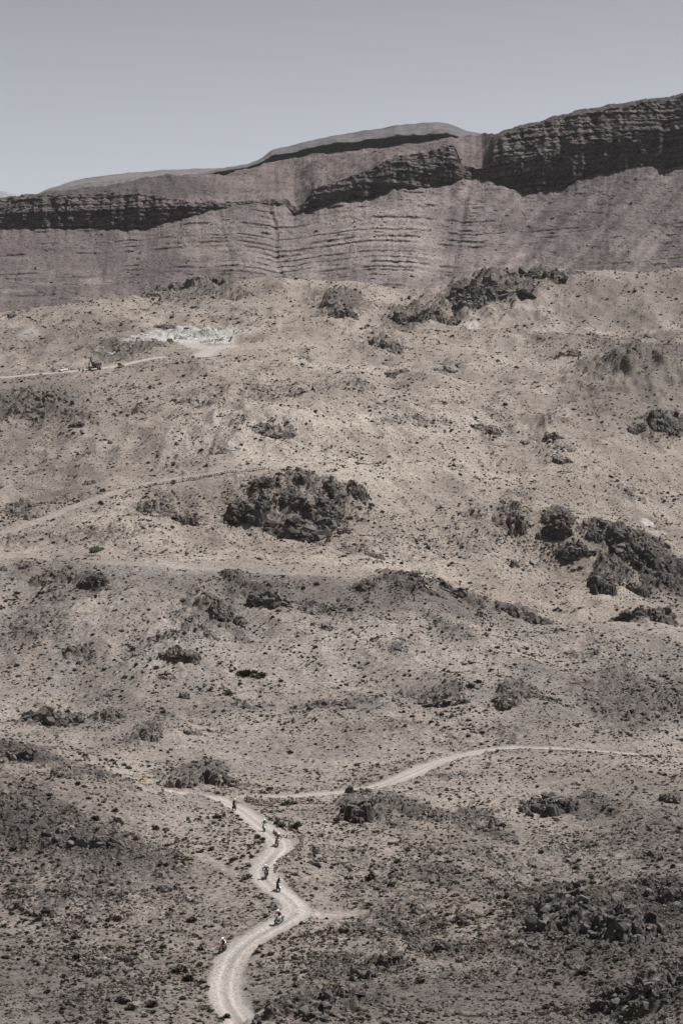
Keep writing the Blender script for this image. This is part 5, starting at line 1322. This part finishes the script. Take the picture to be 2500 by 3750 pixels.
def rider_mesh(stand):
    if stand:
        J = dict(pel=(0, .26, 1.13), abd=(0, .17, 1.27), che=(0, .03, 1.47), nek=(0, -.05, 1.63), hed=(0, -.11, 1.74), top=(0, -.12, 1.83),
                 hip=(.11, .24, 1.06), kne=(.22, -.02, .74), ank=(.20, .16, .42), hel=(.20, .20, .37), toe=(.21, -.04, .36), sho=(.20, .01, 1.51), elb=(.43, -.10, 1.34), wri=(.385, -.235, 1.165))
    else:
        J = dict(pel=(0, .30, 1.00), abd=(0, .25, 1.14), che=(0, .15, 1.36), nek=(0, .10, 1.53), hed=(0, .05, 1.64), top=(0, .04, 1.73),
                 hip=(.12, .26, .98), kne=(.24, -.12, .82), ank=(.20, .14, .42), hel=(.20, .18, .37), toe=(.21, -.06, .36), sho=(.20, .14, 1.41), elb=(.41, -.02, 1.22), wri=(.385, -.215, 1.165))
    V, E, R, Tg = [], [], [], []
    def pt(p, r, tg, prev=None):
        V.append(p); R.append(r); Tg.append(tg)
        if prev is not None: E.append((prev, len(V) - 1))
        return len(V) - 1
    # tags: 0 torso 1 sleeve 2 trousers 3 boot 4 glove 5 skin
    pel = pt(J['pel'], (.155, .125), 2); abd = pt(J['abd'], (.145, .115), 0, pel); che = pt(J['che'], (.175, .13), 0, abd)
    nek = pt(J['nek'], (.062, .062), 5, che); hed = pt(J['hed'], (.088, .10), 5, nek); top = pt(J['top'], (.075, .085), 5, hed)
    for s in (-1, 1):
        f = lambda n: (s * J[n][0], J[n][1], J[n][2])
        sh = pt(f('sho'), (.082, .078), 1, che); el = pt(f('elb'), (.058, .055), 1, sh); wr = pt(f('wri'), (.036, .032), 1, el)
        gx, gy, gz = s * .375, -.275, 1.128
        pm = pt((gx, gy + .015, gz + .030), (.040, .026), 4, wr)
        for k, (dx, ln) in enumerate(((-.036, .9), (-.012, 1.0), (.012, .97), (.036, .82))):
            a = pt((gx + dx, gy - .034 * ln, gz + .032), (.0105, .0105), 4, pm)
            b_ = pt((gx + dx, gy - .052 * ln, gz + .006), (.0095, .0095), 4, a)
            pt((gx + dx, gy - .036 * ln, gz - .022), (.0085, .0085), 4, b_)
        t1 = pt((gx - s * .042, gy + .016, gz + .008), (.012, .012), 4, pm)
        pt((gx - s * .052, gy - .006, gz - .020), (.010, .010), 4, t1)
        hp = pt(f('hip'), (.110, .105), 2, pel); kn = pt(f('kne'), (.078, .075), 2, hp)
        an = pt(f('ank'), (.056, .056), 3, kn); he = pt(f('hel'), (.045, .045), 3, an); pt(f('toe'), (.046, .036), 3, an)
    me = bpy.data.meshes.new('rider_skeleton'); me.from_pydata(V, E, [])
    o = bpy.data.objects.new('rider_skeleton', me); COL.objects.link(o)
    sk_ = o.modifiers.new('skin', 'SKIN'); sk_.branch_smoothing = 0.5
    for i, d in enumerate(me.skin_vertices[0].data): d.radius = tuple(q * (1.14 if max(R[i]) > .03 and Tg[i] not in (4, 5) else 1.0) for q in R[i]); d.use_root = (i == 0)
    sb = o.modifiers.new('sub', 'SUBSURF'); sb.levels = 1; sb.render_levels = 1
    bpy.context.view_layer.update()
    ev = o.evaluated_get(bpy.context.evaluated_depsgraph_get())
    out = bpy.data.meshes.new_from_object(ev)
    bpy.data.objects.remove(o)
    bones = [(np.array(V[a]), np.array(V[b]), Tg[a], Tg[b]) for a, b in E]
    cen = np.zeros(len(out.polygons) * 3); out.polygons.foreach_get('center', cen); cen = cen.reshape(-1, 3)
    best = np.full(len(cen), 9.0); idx = np.zeros(len(cen), int)
    for a, b, ta, tb_ in bones:
        d = b - a; t = np.clip((cen - a) @ d / (d @ d), 0, 1)
        dd = np.linalg.norm(cen - (a + t[:, None] * d), axis=1)
        tg = np.where(t < 0.5, ta, tb_)
        if ta == 2 and tb_ == 3: tg = np.where(t < 0.40, 2, 3)
        if ta == 1 and tb_ == 4: tg = np.where(t < 0.35, 1, 4)
        m = dd < best; best = np.where(m, dd, best); idx = np.where(m, tg, idx)
    for k in range(6): out.materials.append(None)
    out.polygons.foreach_set('material_index', idx.astype(np.int32)); out.polygons.foreach_set('use_smooth', [True] * len(out.polygons))
    out.update()
    return out, J
RIDER = {True: rider_mesh(True), False: rider_mesh(False)}

def person(bike, stand, label, mats, helmet, peak, goggle=K_visor, vest=None, pack=None):
    src, J = RIDER[stand]
    me = src.copy(); me.name = 'person'
    for k, m_ in enumerate(mats[:6]): me.materials[k] = m_
    p = link('person', me, None, bike.location, bike.rotation_euler)
    tag(p, label, 'person', 'motorcycle riders on the winding track')
    h = Vector(J['hed']) + Vector((0, 0, .035))
    hb = MB().ball((0, 0, 0), (.132, .155, .150), 18, 14)
    keep = []
    for fi, f in enumerate(hb.f):
        c = sum((Vector(hb.v[i]) for i in f), Vector()) / len(f)
        if not (c.y < -.085 and -.07 < c.z < .035 and abs(c.x) < .10): keep.append(fi)
    hb.f = [hb.f[i] for i in keep]; hb.m = [hb.m[i] for i in keep]
    hb.prism([(-.10, -.06), (-.19, -.09), (-.20, -.125), (-.10, -.13)], -.085, .085)
    ho_ = hb.build('helmet', helmet, p, loc=h, rot=(0.12, 0, 0))
    MB().prism([(-.10, .075), (-.26, .075), (-.26, .085), (-.09, .115)], -.095, .095).build('peak', peak, ho_)
    MB().ball((0, -.105, -.015), (.092, .045, .042), 14, 8).build('goggles', goggle, ho_)
    fc = MB().ball((0, -.10, -.055), (.016, .028, .02), 8, 6).build('nose', C_skin, ho_)
    ch = Vector(J['che'])
    if vest: MB().ball((0, -.06, -.02), (.165, .115, .175), 14, 10).build('chest_protector', vest, p, loc=ch)
    if pack: MB().box((0, .16, .0), (.26, .14, .36), (-.45, 0, 0), 0, .8, .04).build('backpack', pack, p, loc=ch)
    for s in (-1, 1):
        MB().ball((0, -.035, 0), (.07, .06, .10), 10, 8).build('knee_guard', mats[6], p, loc=(s * J['kne'][0], J['kne'][1], J['kne'][2]))
    return p

BIKES = [ # front wheel pixel, yaw, lean, standing ...
 ((862,2970), 19, 3, True, 'dusty black and white trail motorcycle, hindmost of the seven', dict(body=K_black, mask=K_black, fender=K_black, fork=K_dark, tank=K_black),
  'rider in black vest and white helmet, hindmost of the seven', (C_black, C_blue, C_black, C_boot, C_black, C_skin, C_white), K_white, K_white, None, C_black),
 ((970,3048), 9, 2, False, 'white fronted trail motorcycle, second hindmost of the seven', dict(body=K_white, mask=K_white, fender=K_white, fork=K_white, tank=K_white),
  'rider with dark green sleeves and pale jersey sitting on white fronted motorcycle', (C_pale, C_green, C_black, C_boot, C_black, C_skin, C_white), K_white, K_white, K_black, None),
 ((1016,3104), 12, 9, True, 'dark motorcycle with yellow panel and white forks, leaning in the upper bend', dict(body=K_black, mask=K_yellow, fender=K_black, fork=K_white, tank=K_black),
  'rider in navy vest with maroon sleeves leaning through the upper bend', (C_navy, C_maroon, C_white, C_boot, C_black, C_skin, C_black), K_white, K_white, None, None),
 ((975,3224), -2, -3, True, 'dark grey motorcycle on the left of the middle pair', dict(body=K_black, mask=K_grey, fender=K_black, fork=K_dark, tank=K_black),
  'rider in grey jersey with dark green sleeves, left of the middle pair', (C_grey, C_green, C_black, C_boot, C_black, C_skin, C_black), K_white, K_white, None, None),
 ((1023,3268), 15, 3, True, 'black motorcycle with white front fender on the right of the middle pair', dict(body=K_black, mask=K_white, fender=K_white, fork=K_black, tank=K_black),
  'rider with black and gold helmet and white sleeves, right of the middle pair', (C_maroon, C_white, C_black, C_boot, C_black, C_skin, C_black), K_black, K_gold, C_black, None),
 ((1011,3391), -30, -2, False, 'white boxer motorcycle with silver cylinders and round headlight', dict(body=K_white, mask=K_black, fender=K_black, fork=K_metal, tank=K_white, boxer=True, screen=False, pannier=K_grey),
  'rider in navy shirt and pale trousers on the white boxer motorcycle', (C_navy, C_maroon, C_beige, C_wboot, C_black, C_skin, C_white), K_white, K_white, C_navy, None),
 ((806,3496), -23, 3, False, 'dark red motorcycle with red bag strapped on the back, nearest of the seven', dict(body=K_red, mask=K_red, fender=K_black, fork=K_metal, tank=K_red, bag=K_red, screen=False),
  'rider in dark red vest with white sleeves, nearest of the seven', (C_maroon, C_white, C_black, C_boot, C_black, C_skin, C_white), K_white, K_white, C_black, None),
]
for (px, yaw, lean, stand, blabel, parts_, plabel, mats, hel, pk, vest, pack) in BIKES:
    a = at(*px); ya = math.radians(yaw)
    fwd = Vector((math.sin(ya), -math.cos(ya), 0))
    c = a - fwd * 0.76
    zf = float(ground_z(a.x, a.y)); rp = c - fwd * 0.72; zr = float(ground_z(rp.x, rp.y))
    pitch = math.atan2(zr - zf, 1.48)
    c.z = zf + (zr - zf) * 0.76 / 1.48 - 0.01
    bk = motorcycle(c, ya, pitch, math.radians(lean), blabel, **parts_)
    person(bk, stand, plabel, mats, hel, pk, vest=vest, pack=pack)

# ------------------------------------------------------------------ vehicles by the quarry road (all face along local -Y)
V_white = mat_plain('white car paint', (0.80, 0.80, 0.79), 0.35, 0.04); V_glass = mat_plain('car window', (0.03, 0.035, 0.04), 0.1, 0.02, 3, 0, 0.6)
V_red = mat_plain('faded red machine paint', (0.07, 0.018, 0.017), 0.6); V_steel = mat_plain('worn grey steel', (0.10, 0.10, 0.105), 0.6, 0.25, 2)
V_green = mat_plain('dark green grey hood', (0.075, 0.085, 0.078), 0.5, 0.2, 2); V_yellow = mat_plain('yellow machine paint', (0.36, 0.26, 0.08), 0.6, 0.12)
V_black = mat_plain('oily black steel', (0.02, 0.02, 0.02), 0.6); V_blue = mat_plain('blue plastic', (0.04, 0.08, 0.22), 0.6)
V_drum = mat_plain('cement grey drum', (0.42, 0.39, 0.37), 0.7, 0.2, 3)
def ground_seat(u, v, yaw, label, cat, name):
    p = at(u, v); e = 1.2
    f = Vector((math.sin(math.radians(yaw)), -math.cos(math.radians(yaw)), 0)); s = Vector((-f.y, f.x, 0))
    zf = float(ground_z(p.x + f.x * e, p.y + f.y * e)); zb = float(ground_z(p.x - f.x * e, p.y - f.y * e))
    r = empty(name, (p.x, p.y, (zf + zb) / 2 - 0.02))
    r.rotation_euler = (Matrix.Rotation(math.radians(yaw), 3, 'Z') @ Matrix.Rotation(math.atan2(zb - zf, 2 * e), 3, 'X')).to_euler()
    return tag(r, label, cat)
def road_wheel(parent, x, y, R, w):
    h = MB().tube([(-w * .3, 0, 0), (w * .3, 0, 0)], R * .2, 10).build('wheel', V_steel, parent, loc=(x, y, R))
    MB().ring((0, 0, 0), (1, 0, 0), R - w * .42, w * .42, 24, 8, 0, 1.15).build('tyre', K_rubber, h)
    MB().tube([(-w * .28, 0, 0), (w * .28, 0, 0)], R * .58, 18).build('rim', K_metal, h)

t = ground_seat(232, 1361, -34, 'white single cab pickup parked on the white quarry road', 'pickup truck', 'pickup_truck')
MB().prism([(-2.42, .45), (-2.45, .80), (-2.30, .98), (-1.20, 1.06), (.15, 1.06), (.15, .48)], -.86, .86).build('front_body', V_white, t)
MB().prism([(-1.20, 1.06), (-.72, 1.66), (.05, 1.70), (.20, 1.06)], -.78, .78).build('cab', V_white, t)
MB().prism([(-1.20, 1.085), (-.75, 1.62), (-.72, 1.62), (-1.16, 1.085)], -.70, .70).build('windscreen', V_glass, t)
for s in (-1, 1):
    MB().prism([(-.98, 1.10), (-.66, 1.58), (-.08, 1.60), (.02, 1.10)], s*.80 - .02, s*.80 + .02).build('side_window', V_glass, t)
    d_ = MB().prism([(-1.0, .52), (-1.02, 1.04), (.10, 1.04), (.10, .52)], s*.872 - .012, s*.872 + .012).build('door', V_white, t)
    MB().box((s*.89, -.02, .92), (.03, .14, .04)).build('handle', V_black, d_)
    MB().ball((s*.66, -2.40, .80), (.14, .08, .10), 12, 8).build('headlight', K_glass, t)
    MB().box((s*.96, -.95, 1.16), (.16, .08, .14), bevel=.03).build('mirror', V_black, t)
    MB().box((s*.80, 2.48, .85), (.12, .06, .26), bevel=.02).build('tail_light', K_tail, t)
bed = MB().box((0, 1.35, .58), (1.70, 2.28, .10))
for s in (-1, 1): bed.box((s*.83, 1.35, .82), (.06, 2.28, .46), bevel=.015)
bed.box((0, .24, .82), (1.60, .05, .46)); bed.build('load_bed', V_white, t)
MB().box((0, 2.50, .82), (1.60, .05, .46), bevel=.015).build('tailgate', V_white, t)
MB().box((0, -2.48, .52), (1.70, .14, .20), bevel=.04).build('front_bumper', V_black, t)
MB().box((0, -2.455, .78), (1.0, .05, .16), bevel=.01).build('grille', V_black, t)
MB().box((0, 0, .42), (1.2, 4.6, .16)).build('chassis', V_black, t)
for x in (-.74, .74):
    for y in (-1.55, 1.50): road_wheel(t, x, y, .36, .24)

t = ground_seat(346, 1355, -82, 'dark wheeled excavator with red band and folded boom beside the pickup', 'excavator', 'excavator')
MB().box((0, 0, 1.05), (1.9, 5.6, .55), bevel=.1).build('undercarriage', V_black, t)
for x in (-1.05, 1.05):
    for y in (-1.85, 1.9): road_wheel(t, x, y, .62, .5)
MB().prism([(-3.25, .35), (-3.1, 1.35), (-3.0, 1.35), (-3.05, .35)], -1.3, 1.3).box((0, -2.9, .9), (.9, .5, .2)).build('dozer_blade', V_steel, t)
for s in (-1, 1): MB().tube([(s*1.2, 2.7, .9), (s*1.45, 2.9, .12)], [.12, .16], 8).build('outrigger', V_steel, t)
MB().tube([(0, .3, 1.30), (0, .3, 1.62)], .75, 20).build('slew_ring', V_steel, t)
MB().box((0, 1.1, 2.0), (2.5, 3.9, .62), bevel=.1).build('upper_body', V_red, t)
MB().box((0, 1.75, 2.62), (2.3, 2.4, .75), taper=.88, bevel=.12).build('engine_hood', V_green, t)
MB().box((0, 3.05, 2.05), (2.4, .5, .9), bevel=.15).build('counterweight', V_red, t)
cabx = MB().box((-.75, -.2, 2.95), (.95, 1.5, 1.55), taper=.9, bevel=.08).build('cab', V_steel, t)
MB().box((-.75, -.96, 3.05), (.72, .05, .95)).build('windscreen', V_glass, cabx)
MB().box((-1.20, -.2, 3.05), (.05, 1.05, .85)).build('side_window', V_glass, cabx)
MB().prism([(-.2, 2.2), (-.9, 4.9), (-1.3, 5.1), (-1.45, 4.8), (-.95, 2.2)], .05, .55).build('boom', V_steel, t)
MB().prism([(-1.05, 5.0), (-1.45, 4.95), (-2.35, 1.75), (-2.05, 1.65)], .10, .50).build('dipper_arm', V_steel, t)
MB().tube([(.3, -.4, 2.4), (.3, -.75, 3.9)], [.11, .07], 10).build('boom_ram', K_metal, t)
MB().prism([(-2.45, 1.85), (-2.05, 1.75), (-1.75, 1.35), (-1.95, .85), (-2.5, .95), (-2.3, 1.2)], -.25, .85).build('bucket', V_black, t)
MB().tube([(.7, 2.2, 2.9), (.7, 2.2, 3.5)], .07, 8).build('exhaust_stack', V_black, t)

t = ground_seat(199, 1363, 70, 'small towed cement mixer with grey drum left of the white pickup', 'cement mixer', 'cement_mixer')
MB().ball((0, 0, 1.35), (.55, .75, .55), 16, 10).tube([(0, -.6, 1.5), (0, -1.05, 1.75)], [.42, .28], 14).build('drum', V_drum, t)
MB().tube([(-.5, -.6, .5), (.5, -.6, .5), (.5, .7, .5), (-.5, .7, .5), (-.5, -.6, .5)], .06, 6).tube([(-.5, 0, .5), (-.62, 0, 1.3)], .06, 6).tube([(.5, 0, .5), (.62, 0, 1.3)], .06, 6).build('frame', V_black, t)
MB().tube([(0, -.6, .5), (0, -1.7, .45)], .05, 6).build('drawbar', V_black, t)
MB().box((.1, .85, .8), (.6, .4, .55), bevel=.05).build('engine_box', V_steel, t)
for x in (-.65, .65): road_wheel(t, x, .05, .34, .18)

for (u, v, yaw, lab) in [(441, 1345, 55, 'boxy yellow and black compressor trailer right of the excavator'), (622, 1255, -75, 'boxy yellow compressor trailer in front of the quarry heaps')]:
    t = ground_seat(u, v, yaw, lab, 'compressor', 'compressor_trailer'); t['group'] = 'yellow compressor trailers'
    MB().prism([(-1.3, .75), (-1.35, 1.35), (-1.0, 1.85), (1.1, 1.85), (1.3, 1.4), (1.3, .75)], -.72, .72).build('canopy', V_yellow, t)
    for s in (-1, 1):
        MB().box((s*.735, .25, 1.25), (.03, 1.3, .70), bevel=.01).build('side_door', V_black if 'black' in lab else V_yellow, t)
        road_wheel(t, s*.62, .1, .33, .2)
    MB().box((0, 0, .62), (1.2, 2.6, .22)).build('chassis', V_black, t)
    MB().tube([(-.4, -1.3, .6), (0, -2.2, .55)], .05, 6).tube([(.4, -1.3, .6), (0, -2.2, .55)], .05, 6).build('drawbar', V_black, t)
    MB().box((0, 1.32, 1.25), (1.1, .04, .7)).build('rear_grille', V_black, t)
for (u, v, m_, lab) in [(292, 1361, V_red, 'rusty red oil drum on the road left of the excavator'), (305, 1359, V_black, 'black oil drum on the road left of the excavator')]:
    p = at(u, v); b_ = MB().tube([(0, 0, 0), (0, 0, .9)], .30, 16)
    for z_ in (.02, .3, .6, .88): b_.ring((0, 0, z_), (0, 0, 1), .30, .02, 16, 5)
    tag(b_.build('oil_drum', m_, None, loc=p), lab, 'oil drum', 'oil drums by the excavator')
p = at(683, 1208)
tb = MB(); rr = random.Random(3)
for k in range(3): tb.box((k * .9 - .9, rr.uniform(-.3, .3), .45), (1.0, .9, .9), (rr.uniform(-.15, .15), rr.uniform(-.15, .15), rr.uniform(-.5, .5)), 0, .85, .15)
tag(tb.build('tarpaulin', V_blue, None, loc=p), 'crumpled blue tarpaulin at the left end of the quarry pit', 'tarpaulin')

# ------------------------------------------------------------------ dwarf palm and small tree
p = at(1530, 2118); k = p.y / F
rt = tag(empty('dwarf_palm', p), 'clump of dark green dwarf palm on the tan slope behind the grey ridge', 'palm')
rr = random.Random(12)
M_palm = mat_plain('dark palm leaf', (0.045, 0.055, 0.030), 0.7)
for c in range(26):
    th = rr.uniform(0, 2 * math.pi); el = rr.uniform(0.55, 1.4); L = rr.uniform(1.6, 3.2)
    ox, oy = rr.gauss(0, 1.1), rr.gauss(0, .5)
    fb = MB(); d = Vector((math.cos(th) * math.cos(el), math.sin(th) * math.cos(el), math.sin(el)))
    pts = [Vector((ox, oy, 0)) + d * L * q + Vector((d.x, d.y, 0)) * (q * q * .8) - Vector((0, 0, q * q * q * .7)) for q in (0, .3, .6, .85, 1)]
    fb.tube(pts, [.05, .045, .035, .025, .01], 5)
    sd = d.cross(Vector((0, 0, 1))).normalized()
    for q in range(7):
        b0 = pts[1].lerp(pts[4], q / 7.0)
        for s in (-1, 1):
            tip = b0 + sd * s * .55 + d * .35
            fb.add([b0 - d * .05, b0 + d * .05, tip], [(0, 1, 2)])
    fb.build('frond', M_palm, rt)
p = at(350, 2036)
rt = tag(empty('acacia_tree', p), 'small round fresh green tree standing alone beside the grey ridge track', 'tree')
tm = MB().tube([(0, 0, -.2), (.05, 0, .5), (.0, .05, .95)], [.10, .08, .06], 8)
for c in range(6):
    th = c * 1.05; tm.tube([(0, .03, .75), (.45 * math.cos(th), .45 * math.sin(th), 1.15), (.9 * math.cos(th), .8 * math.sin(th), 1.5)], [.05, .035, .015], 6)
tm.build('trunk', M_twig, rt)
M_acacia = mat_varied('acacia leaves', (0.060, 0.078, 0.040), (0.085, 0.105, 0.055), 0.8, 5, 0)
cr = MB()
for c in range(900):
    th = rr.uniform(0, 6.283); q = math.sqrt(rr.random()); zz = rr.uniform(-1, 1) * (1 - q * q * .6) * .65
    lump = 1 + .25 * math.sin(3 * th + 1) + .15 * math.sin(7 * th)
    c0 = Vector((2.0 * q * math.cos(th) * lump, 1.7 * q * math.sin(th) * lump, 1.65 + zz + .12 * math.sin(5 * th)))
    a = Vector((rr.gauss(0, 1), rr.gauss(0, 1), rr.gauss(0, 1))).normalized() * .15; b_ = a.orthogonal().normalized() * .10
    cr.add([c0 - a, c0 - b_, c0 + a, c0 + b_], [(0, 1, 2, 3)])
cr.build('crown', M_acacia, rt, smooth=False)
# yellow green bushes in the hollow of the grey ridge
FRESH = [bush_mesh('bush', M_fresh, 200 + k, 120, 1.1, 0.6, 0.09) for k in range(2)]
for n_, (u, v, rp) in enumerate([(905,2472,20),(930,2478,18),(885,2466,15),(950,2486,14),(870,2474,12),(825,2543,11),(845,2550,9),(1990,1950,10),(2125,2080,14),(2100,2090,11)]):
    p = at(u, v); s = rp * p.y / F
    o = link('bush', FRESH[n_ % 2], None, p, (0, 0, n_ * 1.3), (s * 1.3, s, s))
    tag(o, 'yellow green bush ' + where_words([(u, v)])[0] + ', ' + ['largest', 'second largest', 'upper left', 'lower right', 'leftmost', 'upper', 'lower', 'beside the crag foot', 'larger', 'smaller'][n_] + ' of its patch', 'bush', 'yellow green bushes in the hollows')
# ------------------------------------------------------------------ air
hz = MB().box((0, 3600, 260), (9000, 8600, 780))
hm = bpy.data.materials.new('desert haze'); hm.use_nodes = True
hnt = hm.node_tree; hnt.nodes.clear()
ho = hnt.nodes.new('ShaderNodeOutputMaterial'); hv = hnt.nodes.new('ShaderNodeVolumePrincipled')
hv.inputs['Color'].default_value = (0.93, 0.95, 1.0, 1); hv.inputs['Density'].default_value = 0.000013
hv.inputs['Anisotropy'].default_value = 0.0
hnt.links.new(hv.outputs[0], ho.inputs['Volume'])
hzo = hz.build('haze', hm, None, smooth=False)
tag(hzo, 'thin dusty air over the valley', kind='stuff')
